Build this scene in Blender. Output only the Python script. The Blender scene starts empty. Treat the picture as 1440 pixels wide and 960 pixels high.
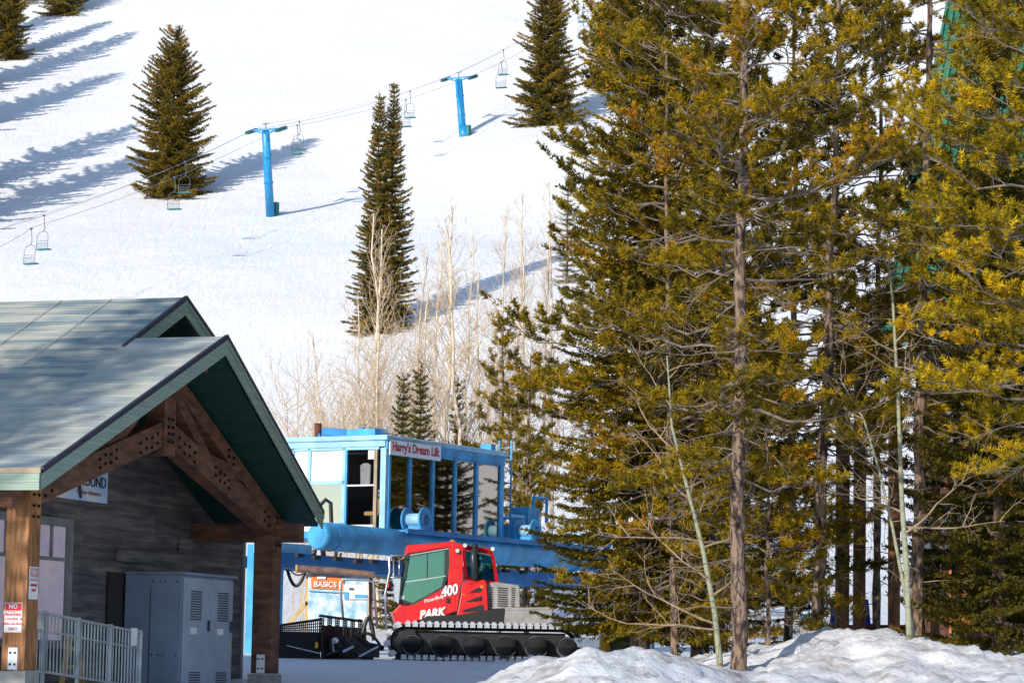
import bpy, math, random
import numpy as np
from mathutils import Vector, Matrix, noise as mn
rnd = random.Random(7); rs = np.random.RandomState(5)
S = bpy.context.scene; C = S.collection
R = math.radians
# ------------------------------------------------------------ camera
FPX = 4200.0; PITCH = math.atan(465/4200); ROLL = R(1.0)
_r0 = Vector((1,0,0)); FW = Vector((0,math.cos(PITCH),math.sin(PITCH))); _u0 = Vector((0,-math.sin(PITCH),math.cos(PITCH)))
RT = _r0*math.cos(ROLL)+_u0*math.sin(ROLL); UP = -_r0*math.sin(ROLL)+_u0*math.cos(ROLL)
cam = bpy.data.objects.new('camera', bpy.data.cameras.new('camera')); C.objects.link(cam)
cam.data.sensor_width = 36; cam.data.lens = 36*FPX/1440; cam.data.clip_start = 1; cam.data.clip_end = 6000
m3 = Matrix((RT, UP, -FW)).transposed(); cam.matrix_world = m3.to_4x4(); S.camera = cam
# ------------------------------------------------------------ world, sun, exposure
SUN_DIR = Vector((0.53, 0.85, 0)).normalized(); SUN_EL = R(17)
to_sun = Vector((-SUN_DIR.x*math.cos(SUN_EL), -SUN_DIR.y*math.cos(SUN_EL), math.sin(SUN_EL)))
w = bpy.data.worlds.new('World'); S.world = w; w.use_nodes = True
nt = w.node_tree; sky = nt.nodes.new('ShaderNodeTexSky'); sky.sky_type = 'NISHITA'; sky.sun_disc = False
sky.sun_elevation = SUN_EL; sky.sun_rotation = math.atan2(to_sun.x, to_sun.y); sky.altitude = 2500; sky.dust_density = 0.6
bg = nt.nodes['Background']; bg.inputs[1].default_value = 0.15; nt.links.new(sky.outputs[0], bg.inputs[0])
sun = bpy.data.lights.new('sun','SUN'); sun.energy = 3.4; sun.angle = R(0.7); sun.color = (1,0.93,0.82)
so = bpy.data.objects.new('sun', sun); C.objects.link(so); so.rotation_euler = to_sun.to_track_quat('Z','Y').to_euler()
S.view_settings.view_transform = 'Standard'; S.view_settings.look = 'None'; S.view_settings.exposure = 0.55; S.view_settings.gamma = 1
S.render.engine = 'CYCLES'; S.cycles.max_bounces = 6; S.cycles.transparent_max_bounces = 12
# ------------------------------------------------------------ helpers
def ray(x, y): return FW*FPX + RT*(x-720) + UP*(480-y)
def P(x, y, D):
    d = ray(x, y); return d*(D/d.y)
def wpos(o):
    p = Vector((0,0,0))
    while o is not None: p += o.location; o = o.parent
    return p
def thing(name, label, cat, loc=(0,0,0), rotz=0, group=None):
    o = bpy.data.objects.new(name, None); C.objects.link(o); o.location = loc; o.rotation_euler = (0,0,rotz)
    o.empty_display_size = 0.2
    return tag(o, label, cat, group)
def tag(o, label, cat, group=None, kind=None):
    if label: o['label'] = label
    if cat: o['category'] = cat
    if group: o['group'] = group
    if kind: o['kind'] = kind
    return o
class MB:
    def __init__(s): s.v = []; s.f = []; s.smooth = False
    def add(s, vs, fs):
        n = len(s.v); s.v += [Vector(v) for v in vs]; s.f += [tuple(i+n for i in f) for f in fs]; return s
    def box(s, c, sx, sy, sz, X=None, Y=None, Z=None):
        c = Vector(c); X = Vector(X or (1,0,0)); Y = Vector(Y or (0,1,0)); Z = Vector(Z or (0,0,1))
        return s.add([c+X*(a*sx/2)+Y*(b*sy/2)+Z*(d*sz/2) for d in (-1,1) for b in (-1,1) for a in (-1,1)],
                     [(0,2,3,1),(4,5,7,6),(0,1,5,4),(2,6,7,3),(0,4,6,2),(1,3,7,5)])
    def beam(s, p, q, wd, ht, up=(0,0,1)):
        p = Vector(p); q = Vector(q); d = (q-p); L = d.length; d.normalize(); x = d.cross(Vector(up))
        if x.length < 1e-4: x = d.cross(Vector((0,1,0)))
        x.normalize(); z = x.cross(d)
        return s.box((p+q)/2, wd, L, ht, x, d, z)
    def prism(s, pts, ext):
        pts = [Vector(p) for p in pts]; ext = Vector(ext); n = len(pts)
        return s.add(pts+[p+ext for p in pts], [tuple(range(n)), tuple(range(2*n-1, n-1, -1))]+[(i, i+n, (i+1)%n+n, (i+1)%n) for i in range(n)])
    def tube(s, pts, rad, n=8, cap=True):
        pts = [Vector(p) for p in pts]; m = len(pts)
        if not hasattr(rad, '__len__'): rad = [rad]*m
        b = len(s.v); ref = None
        for i, p in enumerate(pts):
            t = (pts[min(i+1,m-1)]-pts[max(i-1,0)])
            if t.length < 1e-9: t = Vector((0,0,1))
            t.normalize()
            if ref is None: ref = Vector((1,0,0)) if abs(t.x) < .8 else Vector((0,1,0))
            a = t.cross(ref).normalized(); c = a.cross(t); ref = c
            for k in range(n):
                th = 2*math.pi*k/n; s.v.append(p+(a*math.cos(th)+c*math.sin(th))*rad[i])
        for i in range(m-1):
            for k in range(n):
                k2 = (k+1)%n; s.f.append((b+i*n+k, b+i*n+k2, b+(i+1)*n+k2, b+(i+1)*n+k))
        if cap: s.f.append(tuple(b+k for k in range(n))[::-1]); s.f.append(tuple(b+(m-1)*n+k for k in range(n)))
        return s
    def disc(s, c, ax, r, t, n=20):
        c = Vector(c); ax = Vector(ax).normalized(); return s.tube([c-ax*t/2, c+ax*t/2], r, n)
    def lathe(s, c, ax, prof, n=20):
        c = Vector(c); ax = Vector(ax).normalized(); return s.tube([c+ax*h for h, r in prof], [max(r,1e-4) for h, r in prof], n)
    def build(s, name, mat, parent=None, local=False, smooth=False, bevel=0, label=None, kind=None):
        off = Vector((0,0,0)) if local else wpos(parent)
        me = bpy.data.meshes.new(name); me.from_pydata([tuple(v-off) for v in s.v], [], s.f); me.materials.append(mat)
        if smooth: me.polygons.foreach_set('use_smooth', [len(p.vertices) <= 4 for p in me.polygons])
        me.update(); o = bpy.data.objects.new(name, me); C.objects.link(o)
        if parent: o.parent = parent
        if bevel:
            md = o.modifiers.new('b','BEVEL'); md.width = bevel; md.segments = 2; md.limit_method = 'ANGLE'
        if label: o['label'] = label
        if kind or name in ('bolts','bracket_bolts','vent_slots','rivets','hub_bolts','lug_nuts','grille_slots','clamps','mesh_guard','map_graphic','push_frame','hydraulic_ram','tiller'): o['kind'] = kind or 'stuff'
        return o
def link(nt, a, b): nt.links.new(a, b)
def mat(name, col, rough=.6, metal=0, var=.12, scale=4, stretch=(1,1,1), bump=0, bscale=40, col2=None, lo=.35, hi=.65, spec=.5, detail=6, coord='Object'):
    m = bpy.data.materials.new(name); m.use_nodes = True; nt = m.node_tree; b = nt.nodes['Principled BSDF']
    b.inputs['Roughness'].default_value = rough; b.inputs['Metallic'].default_value = metal; b.inputs['Specular IOR Level'].default_value = spec
    tc = nt.nodes.new('ShaderNodeTexCoord'); mp = nt.nodes.new('ShaderNodeMapping'); mp.inputs['Scale'].default_value = stretch
    link(nt, tc.outputs[coord], mp.inputs[0]); nz = nt.nodes.new('ShaderNodeTexNoise'); nz.inputs['Scale'].default_value = scale; nz.inputs['Detail'].default_value = detail
    link(nt, mp.outputs[0], nz.inputs['Vector']); cr = nt.nodes.new('ShaderNodeValToRGB')
    c2 = col2 or tuple(max(0, c*(1-var*2)) for c in col); c1 = tuple(min(1, c*(1+var*.6)) for c in col) if not col2 else col
    cr.color_ramp.elements[0].position = lo; cr.color_ramp.elements[1].position = hi
    cr.color_ramp.elements[0].color = (*c2, 1); cr.color_ramp.elements[1].color = (*c1, 1)
    link(nt, nz.outputs[0], cr.inputs[0]); link(nt, cr.outputs[0], b.inputs['Base Color'])
    if bump:
        n2 = nt.nodes.new('ShaderNodeTexNoise'); n2.inputs['Scale'].default_value = bscale; n2.inputs['Detail'].default_value = 5; link(nt, mp.outputs[0], n2.inputs['Vector'])
        bp = nt.nodes.new('ShaderNodeBump'); bp.inputs['Strength'].default_value = bump; bp.inputs['Distance'].default_value = .04; link(nt, n2.outputs[0], bp.inputs['Height']); link(nt, bp.outputs[0], b.inputs['Normal'])
    return m
def glass_mat(name, tint, refl=.35, rough=.02, gc=(.9,.9,.9)):
    m = bpy.data.materials.new(name); m.use_nodes = True; nt = m.node_tree; nt.nodes.clear()
    o = nt.nodes.new('ShaderNodeOutputMaterial'); mx = nt.nodes.new('ShaderNodeMixShader'); t = nt.nodes.new('ShaderNodeBsdfTransparent'); g = nt.nodes.new('ShaderNodeBsdfGlossy')
    t.inputs[0].default_value = (*tint, 1); g.inputs['Color'].default_value = (*gc,1); g.inputs['Roughness'].default_value = rough; mx.inputs[0].default_value = refl
    link(nt, t.outputs[0], mx.inputs[1]); link(nt, g.outputs[0], mx.inputs[2]); link(nt, mx.outputs[0], o.inputs[0]); return m
M = {}
M['timber'] = mat('timber_orange', (.36,.14,.035), .55, stretch=(6,6,.7), scale=3, var=.3, bump=.25, bscale=8)
M['timber_beam'] = mat('timber_beam', (.15,.06,.03), .6, scale=2.2, var=.3, stretch=(1.2,1.2,4), bump=.2, bscale=10)
M['siding'] = mat('grey_siding', (.14,.12,.115), .8, scale=1.6, stretch=(.6,.6,7), var=.3, bump=.5, bscale=14, col2=(.055,.05,.058))
M['siding2'] = mat('grey_siding_worn', (.20,.175,.165), .8, scale=1.6, stretch=(.6,.6,7), bump=.5, bscale=14, col2=(.07,.062,.065))
M['trim'] = mat('grey_trim', (.20,.20,.20), .6)
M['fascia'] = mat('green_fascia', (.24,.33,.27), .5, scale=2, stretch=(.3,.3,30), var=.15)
M['drip'] = mat('dark_metal_edge', (.045,.045,.075), .4, .4)
M['tan_edge'] = mat('tan_edge', (.36,.27,.17), .6)
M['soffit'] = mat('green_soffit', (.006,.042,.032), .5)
M['roofing_worn'] = mat('roof_membrane_worn', (.42,.42,.36), .62, scale=2.2, stretch=(.22,.22,3), col2=(.17,.23,.25), lo=.42, hi=.56, bump=.2, bscale=30, detail=9)
M['roofing'] = mat('roof_membrane', (.46,.46,.39), .62, scale=2.4, stretch=(.45,.45,1.6), col2=(.24,.29,.31), lo=.3, hi=.6, bump=.2, bscale=30, detail=9)
M['bolt'] = mat('bolt_black', (.01,.01,.012), .4, .6)
M['concrete'] = mat('concrete', (.30,.29,.27), .8, scale=6, bump=.2)
M['galv'] = mat('galvanised_rail', (.42,.46,.50), .4, .5)
M['cab_grey'] = mat('cabinet_grey', (.21,.265,.36), .45, .1, scale=1.5, var=.1)
M['cab_dark'] = mat('cabinet_slot', (.05,.06,.08), .6)
M['white'] = mat('white_paint', (.78,.78,.78), .4, var=.05)
M['faded'] = mat('faded_red_print', (.45,.18,.24), .6)
M['sign_white'] = mat('bright_sign_white', (.92,.92,.92), .35, var=.02)
M['sign_red'] = mat('sign_red', (.75,.01,.015), .4, var=.03)
M['text_red'] = mat('text_red', (.55,.01,.03), .5, var=.03)
M['text_dark'] = mat('text_dark', (.02,.015,.03), .5, var=.03)
M['sign_blue'] = mat('sign_pale_blue', (.42,.58,.80), .4, scale=1.2, col2=(.75,.75,.78), lo=.4, hi=.6)
M['blue'] = mat('lift_blue', (.055,.38,.72), .5, scale=1.6, var=.2, bump=.08, detail=9)
M['blue_dark'] = mat('lift_blue_deep', (.02,.21,.52), .45, scale=2, var=.14)
M['pale_blue'] = mat('lift_pale_blue', (.33,.60,.78), .5, scale=2, var=.12)
M['tower_blue'] = mat('tower_blue', (.012,.25,.55), .4, var=.12)
M['teal'] = mat('teal_pad', (.015,.17,.17), .7)
M['chair_metal'] = mat('chair_metal', (.10,.13,.17), .5, .3)
M['cable'] = mat('steel_cable', (.30,.30,.33), .5, .3)
M['alu'] = mat('aluminium', (.62,.64,.66), .3, .8, var=.06)
M['rust'] = mat('rust', (.16,.045,.02), .8, var=.3)
M['black'] = mat('black_rubber', (.012,.012,.014), .5)
M['tyre'] = mat('dusty_tyre', (.024,.024,.027), .9, spec=.2, var=.2)
M['rim'] = mat('worn_rim', (.11,.11,.13), .6, spec=.3, var=.2)
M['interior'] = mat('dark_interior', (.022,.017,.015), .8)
M['red'] = mat('snowcat_red', (.74,.010,.012), .3, var=.1, spec=.5, scale=3)
M['red_dull'] = mat('snowcat_red_inner', (.30,.01,.015), .4)
M['catgrey'] = mat('snowcat_grey', (.33,.32,.31), .5)
M['track'] = mat('track_metal', (.38,.39,.45), .45, .4, scale=12, col2=(.55,.56,.60), lo=.5, hi=.62)
M['frame_dark'] = mat('window_frame_dark', (.03,.045,.05), .35)
M['orange'] = mat('orange_print', (.75,.19,.03), .5, var=.05)
M['amber'] = mat('amber_lens', (.8,.2,.02), .2)
M['lens'] = mat('lamp_lens', (.7,.72,.7), .15)
M['log'] = mat('weathered_log', (.22,.13,.09), .7, scale=6, stretch=(1,1,1), col2=(.10,.06,.05))
M['yellow_wood'] = mat('yellow_timber', (.62,.40,.14), .6)
M['tan_cloth'] = mat('tan_cloth', (.30,.17,.07), .9); M['grey_cloth'] = mat('grey_cloth', (.22,.23,.26), .9)
M['lodge_green'] = mat('lodge_green_metal', (.045,.21,.12), .45, .1, scale=3, var=.15)
M['lodge_wood'] = mat('lodge_dark_timber', (.10,.04,.018), .7, scale=3, stretch=(3,3,.6), var=.3)
M['lodge_post'] = mat('lodge_post_timber', (.24,.095,.03), .6, scale=3, stretch=(3,3,.6), var=.3)
M['green_bin'] = mat('green_bin', (.05,.075,.03), .6); M['yellow'] = mat('yellow_plastic', (.8,.45,.02), .5); M['royal'] = mat('royal_blue', (.01,.07,.6), .5)
M['glass'] = glass_mat('cabin_glass', (.22,.20,.17), .5, .02, (.86,.78,.66))
M['glass_win'] = glass_mat('house_glass', (.8,.78,.85), .22, .05)
M['glass_cat'] = glass_mat('snowcat_glass', (.30,.62,.58), .25, .03, (.26,.50,.47))
M['bark'] = mat('pine_bark', (.23,.16,.115), .95, scale=13, stretch=(1,1,.35), col2=(.05,.033,.028), lo=.42, hi=.56, bump=1, bscale=20, detail=8, spec=.2)
M['bark_dark'] = mat('spruce_bark', (.12,.08,.055), .9, scale=7, stretch=(1,1,.4), var=.35, bump=.9, bscale=16)
M['aspen'] = mat('aspen_bark', (.27,.28,.19), .85, scale=5, stretch=(1,1,2), col2=(.12,.10,.07), lo=.3, hi=.5)
M['twig'] = mat('tan_twigs', (.30,.215,.135), .8, var=.2); M['twig_grey'] = mat('grey_dead_twigs', (.21,.165,.14), .9, var=.3)
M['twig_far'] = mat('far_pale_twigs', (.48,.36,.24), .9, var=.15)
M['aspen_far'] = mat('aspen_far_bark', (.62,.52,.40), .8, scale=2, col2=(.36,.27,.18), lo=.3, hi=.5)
def foliage(name, cols):
    m = bpy.data.materials.new(name); m.use_nodes = True; nt = m.node_tree; b = nt.nodes['Principled BSDF']; b.inputs['Roughness'].default_value = .6; b.inputs['Specular IOR Level'].default_value = .25
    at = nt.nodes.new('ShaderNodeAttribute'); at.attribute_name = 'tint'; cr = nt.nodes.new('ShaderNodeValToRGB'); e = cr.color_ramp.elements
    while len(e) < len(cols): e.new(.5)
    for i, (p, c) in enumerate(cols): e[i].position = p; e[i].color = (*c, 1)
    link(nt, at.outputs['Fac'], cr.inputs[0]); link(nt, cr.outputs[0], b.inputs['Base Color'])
    tr = nt.nodes.new('ShaderNodeBsdfTranslucent'); mx = nt.nodes.new('ShaderNodeMixShader'); mx.inputs[0].default_value = .42
    link(nt, cr.outputs[0], tr.inputs[0]); link(nt, b.outputs[0], mx.inputs[1]); link(nt, tr.outputs[0], mx.inputs[2]); link(nt, mx.outputs[0], nt.nodes['Material Output'].inputs[0]); return m
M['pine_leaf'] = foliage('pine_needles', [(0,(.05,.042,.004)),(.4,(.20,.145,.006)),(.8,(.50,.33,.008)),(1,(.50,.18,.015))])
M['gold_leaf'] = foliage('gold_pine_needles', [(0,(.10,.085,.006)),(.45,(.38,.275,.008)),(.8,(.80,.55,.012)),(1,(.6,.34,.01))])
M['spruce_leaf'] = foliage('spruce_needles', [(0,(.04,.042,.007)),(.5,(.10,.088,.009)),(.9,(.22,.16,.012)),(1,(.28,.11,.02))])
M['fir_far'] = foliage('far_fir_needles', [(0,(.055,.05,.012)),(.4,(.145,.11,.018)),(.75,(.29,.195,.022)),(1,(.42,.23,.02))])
# ------------------------------------------------------------ terrain
_bp = [(-400,-1.8),(0,-1.75),(30,-1.2),(42,-.85),(50,-.62),(56,-.38),(61,-.1),(68,.12),(72,.21),(76,.27),(85,.5),(110,.6),(130,1.2),(9000,1.2)]
def base_z(y):
    for (a,za),(b,zb) in zip(_bp, _bp[1:]):
        if a <= y < b: return za+(zb-za)*(y-a)/(b-a)
    return _bp[-1][1]
def gauss(x,y,cx,cy,sx,sy): return math.exp(-((x-cx)/sx)**2-((y-cy)/sy)**2)
def n3(x,y,z=0): return mn.noise(Vector((x,y,z)))
def hill(x,y):
    h = 37+.36*(y-245)+.10*(x+19.8)
    if y > 245: h += .0006*(min(y,420)-245)**2
    if y > 420: h += (y-420)*.1
    h += 1.6*n3(x*.02+3,y*.018)*min(1,max(0,(y-150)/50)) + .35*n3(x*.09,y*.07,4)
    h += 2.2*gauss(x,y,6,262,12,10)
    return h
def terrain(x,y):
    b = base_z(y)
    h = hill(x,y); k = 5.0; d = max(-40, min(40, h-b))
    z = b+k*math.log(1+math.exp(d/k)) if d < 30 else h
    if y < 75 and y > 36:
        # ploughed snow banks along the road edge, right of the roof
        z += .50*gauss(x,y,1.25,46.5,1.0,2.0)*(1+.25*n3(x*1.5,y*1.1)) + .40*gauss(x,y,2.3,47.5,1.0,1.5)
        z += .75*gauss(x,y,6.2,55,2.2,3.2) + .30*gauss(x,y,9.5,53,3,4) + .22*gauss(x,y,3.6,49,1.3,2)
        sx_ = min(1,max(0,(x+1.4)/2.2)); z += sx_*sx_*(3-2*sx_)*.46*min(1,max(0,(67-y)/8))
        near = min(1, max(0,(x+.9)/1.0))
        z += near*.10*(abs(n3(x*3.3,y*2.6,11))+.6*abs(n3(x*7.5,y*6,13))-.35)
        z += near*(.12*n3(x*1.1,y*.8,2)+.11*n3(x*2.7,y*2.2,5)+.06*n3(x*6,y*5,7)+.03*n3(x*12,y*11,9))
        z += (1-near)*(.018*n3(x*.9,y*.5,3)+.01*n3(x*4,y*2.5,6))
    return z
def hit(px, py, lo=30, hi=800):
    d = ray(px,py); D = lo
    while D < hi:
        q = d*(D/d.y)
        if terrain(q.x,q.y) >= q.z: break
        D += max(.05, D*.004)
    return d*(D/d.y)
xs = list(np.concatenate([-np.geomspace(900,14,70), np.arange(-13.9,16,.15), np.geomspace(16,900,70)]))
ys = list(np.concatenate([[-400,-200,-60,-10], np.arange(0,36,3), np.arange(36,76,.18), np.arange(76,150,1.0), np.arange(150,460,2.2), np.geomspace(462,2500,30)]))
def snow_material():
    m = bpy.data.materials.new('snow'); m.use_nodes = True; nt = m.node_tree; b = nt.nodes['Principled BSDF']
    b.inputs['Roughness'].default_value = .65; b.inputs['Specular IOR Level'].default_value = .3
    tc = nt.nodes.new('ShaderNodeTexCoord'); sp = nt.nodes.new('ShaderNodeSeparateXYZ'); link(nt, tc.outputs['Object'], sp.inputs[0])
    def nz(scale, det=6, stretch=(1,1,1), rough=.55, rot=0, dist=0):
        mp = nt.nodes.new('ShaderNodeMapping'); mp.inputs['Scale'].default_value = stretch; mp.inputs['Rotation'].default_value = (0,0,rot); link(nt, tc.outputs['Object'], mp.inputs[0])
        n = nt.nodes.new('ShaderNodeTexNoise'); n.inputs['Scale'].default_value = scale; n.inputs['Detail'].default_value = det; n.inputs['Roughness'].default_value = rough; n.inputs['Distortion'].default_value = dist
        link(nt, mp.outputs[0], n.inputs['Vector']); return n.outputs[0]
    def ramp(v, a, c, ca=(0,0,0,1), cb=(1,1,1,1)):
        r = nt.nodes.new('ShaderNodeValToRGB'); r.color_ramp.elements[0].position = a; r.color_ramp.elements[1].position = c; r.color_ramp.elements[0].color = ca; r.color_ramp.elements[1].color = cb; link(nt, v, r.inputs[0]); return r.outputs[0]
    def mth(op, a, bb):
        n = nt.nodes.new('ShaderNodeMath'); n.operation = op
        for i, q in enumerate((a,bb)):
            if isinstance(q,(int,float)): n.inputs[i].default_value = q
            else: link(nt, q, n.inputs[i])
        return n.outputs[0]
    # dirt only on the ploughed banks (x > 0.., y 40..50)
    mx = nt.nodes.new('ShaderNodeMapRange'); link(nt, sp.outputs[0], mx.inputs[0]); mx.inputs[1].default_value = -.8; mx.inputs[2].default_value = .6
    my = nt.nodes.new('ShaderNodeMapRange'); link(nt, sp.outputs[1], my.inputs[0]); my.inputs[1].default_value = 62; my.inputs[2].default_value = 50
    dirt = mth('MULTIPLY', mth('MULTIPLY', ramp(nz(1.0, 9, rough=.68), .49, .63), mx.outputs[0]), my.outputs[0])
    base = nt.nodes.new('ShaderNodeMix'); base.data_type = 'RGBA'; link(nt, nz(.35, 5), base.inputs[0]); base.inputs[6].default_value = (.78,.79,.82,1); base.inputs[7].default_value = (.86,.85,.86,1)
    mixd = nt.nodes.new('ShaderNodeMix'); mixd.data_type = 'RGBA'; link(nt, mth('MULTIPLY', dirt, .8), mixd.inputs[0]); link(nt, base.outputs[2], mixd.inputs[6]); mixd.inputs[7].default_value = (.30,.26,.24,1)
    link(nt, mixd.outputs[2], b.inputs['Base Color'])
    # relief: ski tracks running down the hill, wind crust
    t1 = nz(.9, 3, (2.2,.07,1), rot=R(-34), dist=.8); t2 = nz(.7, 4, (2.2,.10,1), rot=R(28), dist=1.2); t3 = nz(2.2, 6); t4 = nz(.16, 4)
    h = mth('ADD', mth('ADD', mth('MULTIPLY', t1, .30), mth('MULTIPLY', t2, .26)), mth('ADD', mth('MULTIPLY', t3, .16), mth('MULTIPLY', t4, 1.6)))
    far = nt.nodes.new('ShaderNodeMapRange'); link(nt, sp.outputs[1], far.inputs[0]); far.inputs[1].default_value = 75; far.inputs[2].default_value = 130
    bp = nt.nodes.new('ShaderNodeBump'); bp.inputs['Distance'].default_value = .55; link(nt, h, bp.inputs['Height']); link(nt, mth('MULTIPLY', far.outputs[0], .36), bp.inputs['Strength'])
    nr = nz(9, 8, rough=.65); b2 = nt.nodes.new('ShaderNodeBump'); b2.inputs['Distance'].default_value = .05; b2.inputs['Strength'].default_value = .7; link(nt, nr, b2.inputs['Height']); link(nt, bp.outputs[0], b2.inputs['Normal']); link(nt, b2.outputs[0], b.inputs['Normal'])
    return m
M['snow'] = snow_material()
mb = MB(); nx, ny = len(xs), len(ys)
me = bpy.data.meshes.new('snow_ground'); me.from_pydata([(x,y,terrain(x,y)) for y in ys for x in xs], [], [(j*nx+i, j*nx+i+1, (j+1)*nx+i+1, (j+1)*nx+i) for j in range(ny-1) for i in range(nx-1)])
me.polygons.foreach_set('use_smooth', [True]*len(me.polygons)); me.materials.append(M['snow'])
go = bpy.data.objects.new('snow_ground', me); C.objects.link(go); go['kind'] = 'structure'; go['label'] = 'white snow slope and trampled snow around the lift'
# ------------------------------------------------------------ the timber-porch building
PH = R(18); G = Vector((math.sin(PH),math.cos(PH),0)); N = Vector((math.cos(PH),-math.sin(PH),0)); K = Vector((0,0,1))
A0 = P(26,940,46.6); LB = 9.9
def W(u,v,w_): return A0+G*u+N*v+K*w_
bld = thing('snow_lodge_building','grey sided building with green trimmed gable roof and timber truss porch','building', tuple(W(5,-8,0)))
SL = .459; EU, EV, EW = -.91, .71, 3.03
def roofw(u): return EW+SL*(u-EU)
def vfront(u): return EV+(1.17-EV)*(u-EU)/5.86
# left slope, in lapped strips
roof = MB().prism([W(EU+.03,-30,EW-.02-.16),W(7.08,-30,roofw(7.08)-.19),W(7.08,-.62,roofw(7.08)-.19),W(EU+.03,-.62,EW-.18)],K*.14).build('roof', M['roofing'], bld)
def strips(u0,u1,v0,vf):
    n = round((u1-u0)/.285)
    for i in range(n):
        a = u0+(u1-u0)*i/n; b = u0+(u1-u0)*(i+1)/n
        top = [W(a,v0,roofw(a)+.004),W(b,v0,roofw(b)),W(b,vf(b),roofw(b)),W(a,vf(a),roofw(a)+.004)]
        MB().prism([p-K*.045 for p in top], K*.045).build('roof_strip', M['roofing_worn'] if (v0 < -20 and a > 2.2 and rnd.random() < .75) else M['roofing'], roof)
strips(EU,7.08,-30,lambda u:-.575)
strips(EU,4.95,-.572,vfront)
for v in (-2.0,-3.0,-4.4,-6.5):
    u0 = 3.2 if v < -2.5 else 3.6
    MB().beam(W(u0,v,roofw(u0)+.03),W(7.0,v,roofw(7.0)+.03),.018,.008).build('roof_batten', M['roofing'], roof)
# right slope of low gable and of the high gable
def slab(name, pts, t, m, par=roof): return MB().prism(pts, K*-t).build(name, m, par)
def rw2(u, uc, wc): return wc-SL*(u-uc)
slab('right_slope', [W(4.95,-1.45,5.72),W(4.95,1.17,5.72),W(10.81,.71,3.03),W(10.81,-1.45,3.03)], .10, M['roofing'])
slab('right_slope', [W(7.08,-30,6.70),W(7.08,-.575,6.70),W(11.6,-.575,rw2(11.6,7.08,6.7)),W(11.6,-30,rw2(11.6,7.08,6.7))], .10, M['roofing'])
# soffit boards: grooved green metal under both slopes
def soffit(u0,u1,wf,v0,vf,n):
    for i in range(n):
        a = u0+(u1-u0)*i/n; b = u0+(u1-u0)*(i+.93)/n
        MB().prism([W(a,v0,wf(a)-.30),W(b,v0,wf(b)-.30),W(b,vf(b)-.06,wf(b)-.30),W(a,vf(a)-.06,wf(a)-.30)], K*.02).build('soffit_board', M['soffit'], soff)
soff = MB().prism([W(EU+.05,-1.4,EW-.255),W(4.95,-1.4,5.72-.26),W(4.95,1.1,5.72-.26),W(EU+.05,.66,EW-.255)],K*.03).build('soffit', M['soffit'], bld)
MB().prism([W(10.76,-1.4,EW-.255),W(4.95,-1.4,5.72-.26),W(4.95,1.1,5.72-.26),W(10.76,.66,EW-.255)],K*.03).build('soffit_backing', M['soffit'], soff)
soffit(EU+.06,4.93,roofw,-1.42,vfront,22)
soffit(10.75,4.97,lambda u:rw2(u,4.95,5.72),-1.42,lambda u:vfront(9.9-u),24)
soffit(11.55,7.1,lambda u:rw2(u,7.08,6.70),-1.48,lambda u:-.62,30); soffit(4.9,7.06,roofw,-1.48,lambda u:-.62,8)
# fascia: rake boards with dark drip edge
def rake(p, q, m=M['fascia'], t=.26):
    d = (q-p).normalized(); x = N
    f = MB().prism([p-K*.06,q-K*.06,q-K*(.06+t),p-K*(.06+t)], N*.035).build('fascia_board', m, bld, bevel=.006)
    MB().prism([p-K*.06+N*.04,q-K*.06+N*.04,q-K*(.13)+N*.04,p-K*(.13)+N*.04], N*.012).build('fascia_lip', m, f)
    MB().prism([p+K*.03,q+K*.03,q-K*.055,p-K*.055], N*.055).build('drip_edge', M['drip'], f)
rake(W(EU,.71,EW),W(1.4,vfront(1.4),roofw(1.4))); rake(W(1.41,vfront(1.41),roofw(1.41)),W(4.95,1.17,5.72))
rake(W(4.95,1.17,5.72),W(10.81,.71,3.03))
rake(W(4.5,-.575,roofw(4.5)),W(7.08,-.575,6.70)); rake(W(7.08,-.575,6.70),W(11.6,-.575,rw2(11.6,7.08,6.7)))
ef = MB().prism([W(EU-.03,-30,EW-.06),W(EU-.03,.74,EW-.06),W(EU-.03,.74,EW-.32),W(EU-.03,-30,EW-.32)], -G*.04).build('eave_fascia', M['fascia'], bld)
MB().prism([W(EU-.05,-30,EW+.02),W(EU-.05,.76,EW+.02),W(EU-.05,.76,EW-.06),W(EU-.05,-30,EW-.06)], -G*.03).build('drip_edge', M['tan_edge'], ef)
MB().prism([W(EU-.071,-30,EW-.17),W(EU-.071,.74,EW-.17),W(EU-.071,.74,EW-.2),W(EU-.071,-30,EW-.2)], -G*.012).build('fascia_lip', M['fascia'], ef)
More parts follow.
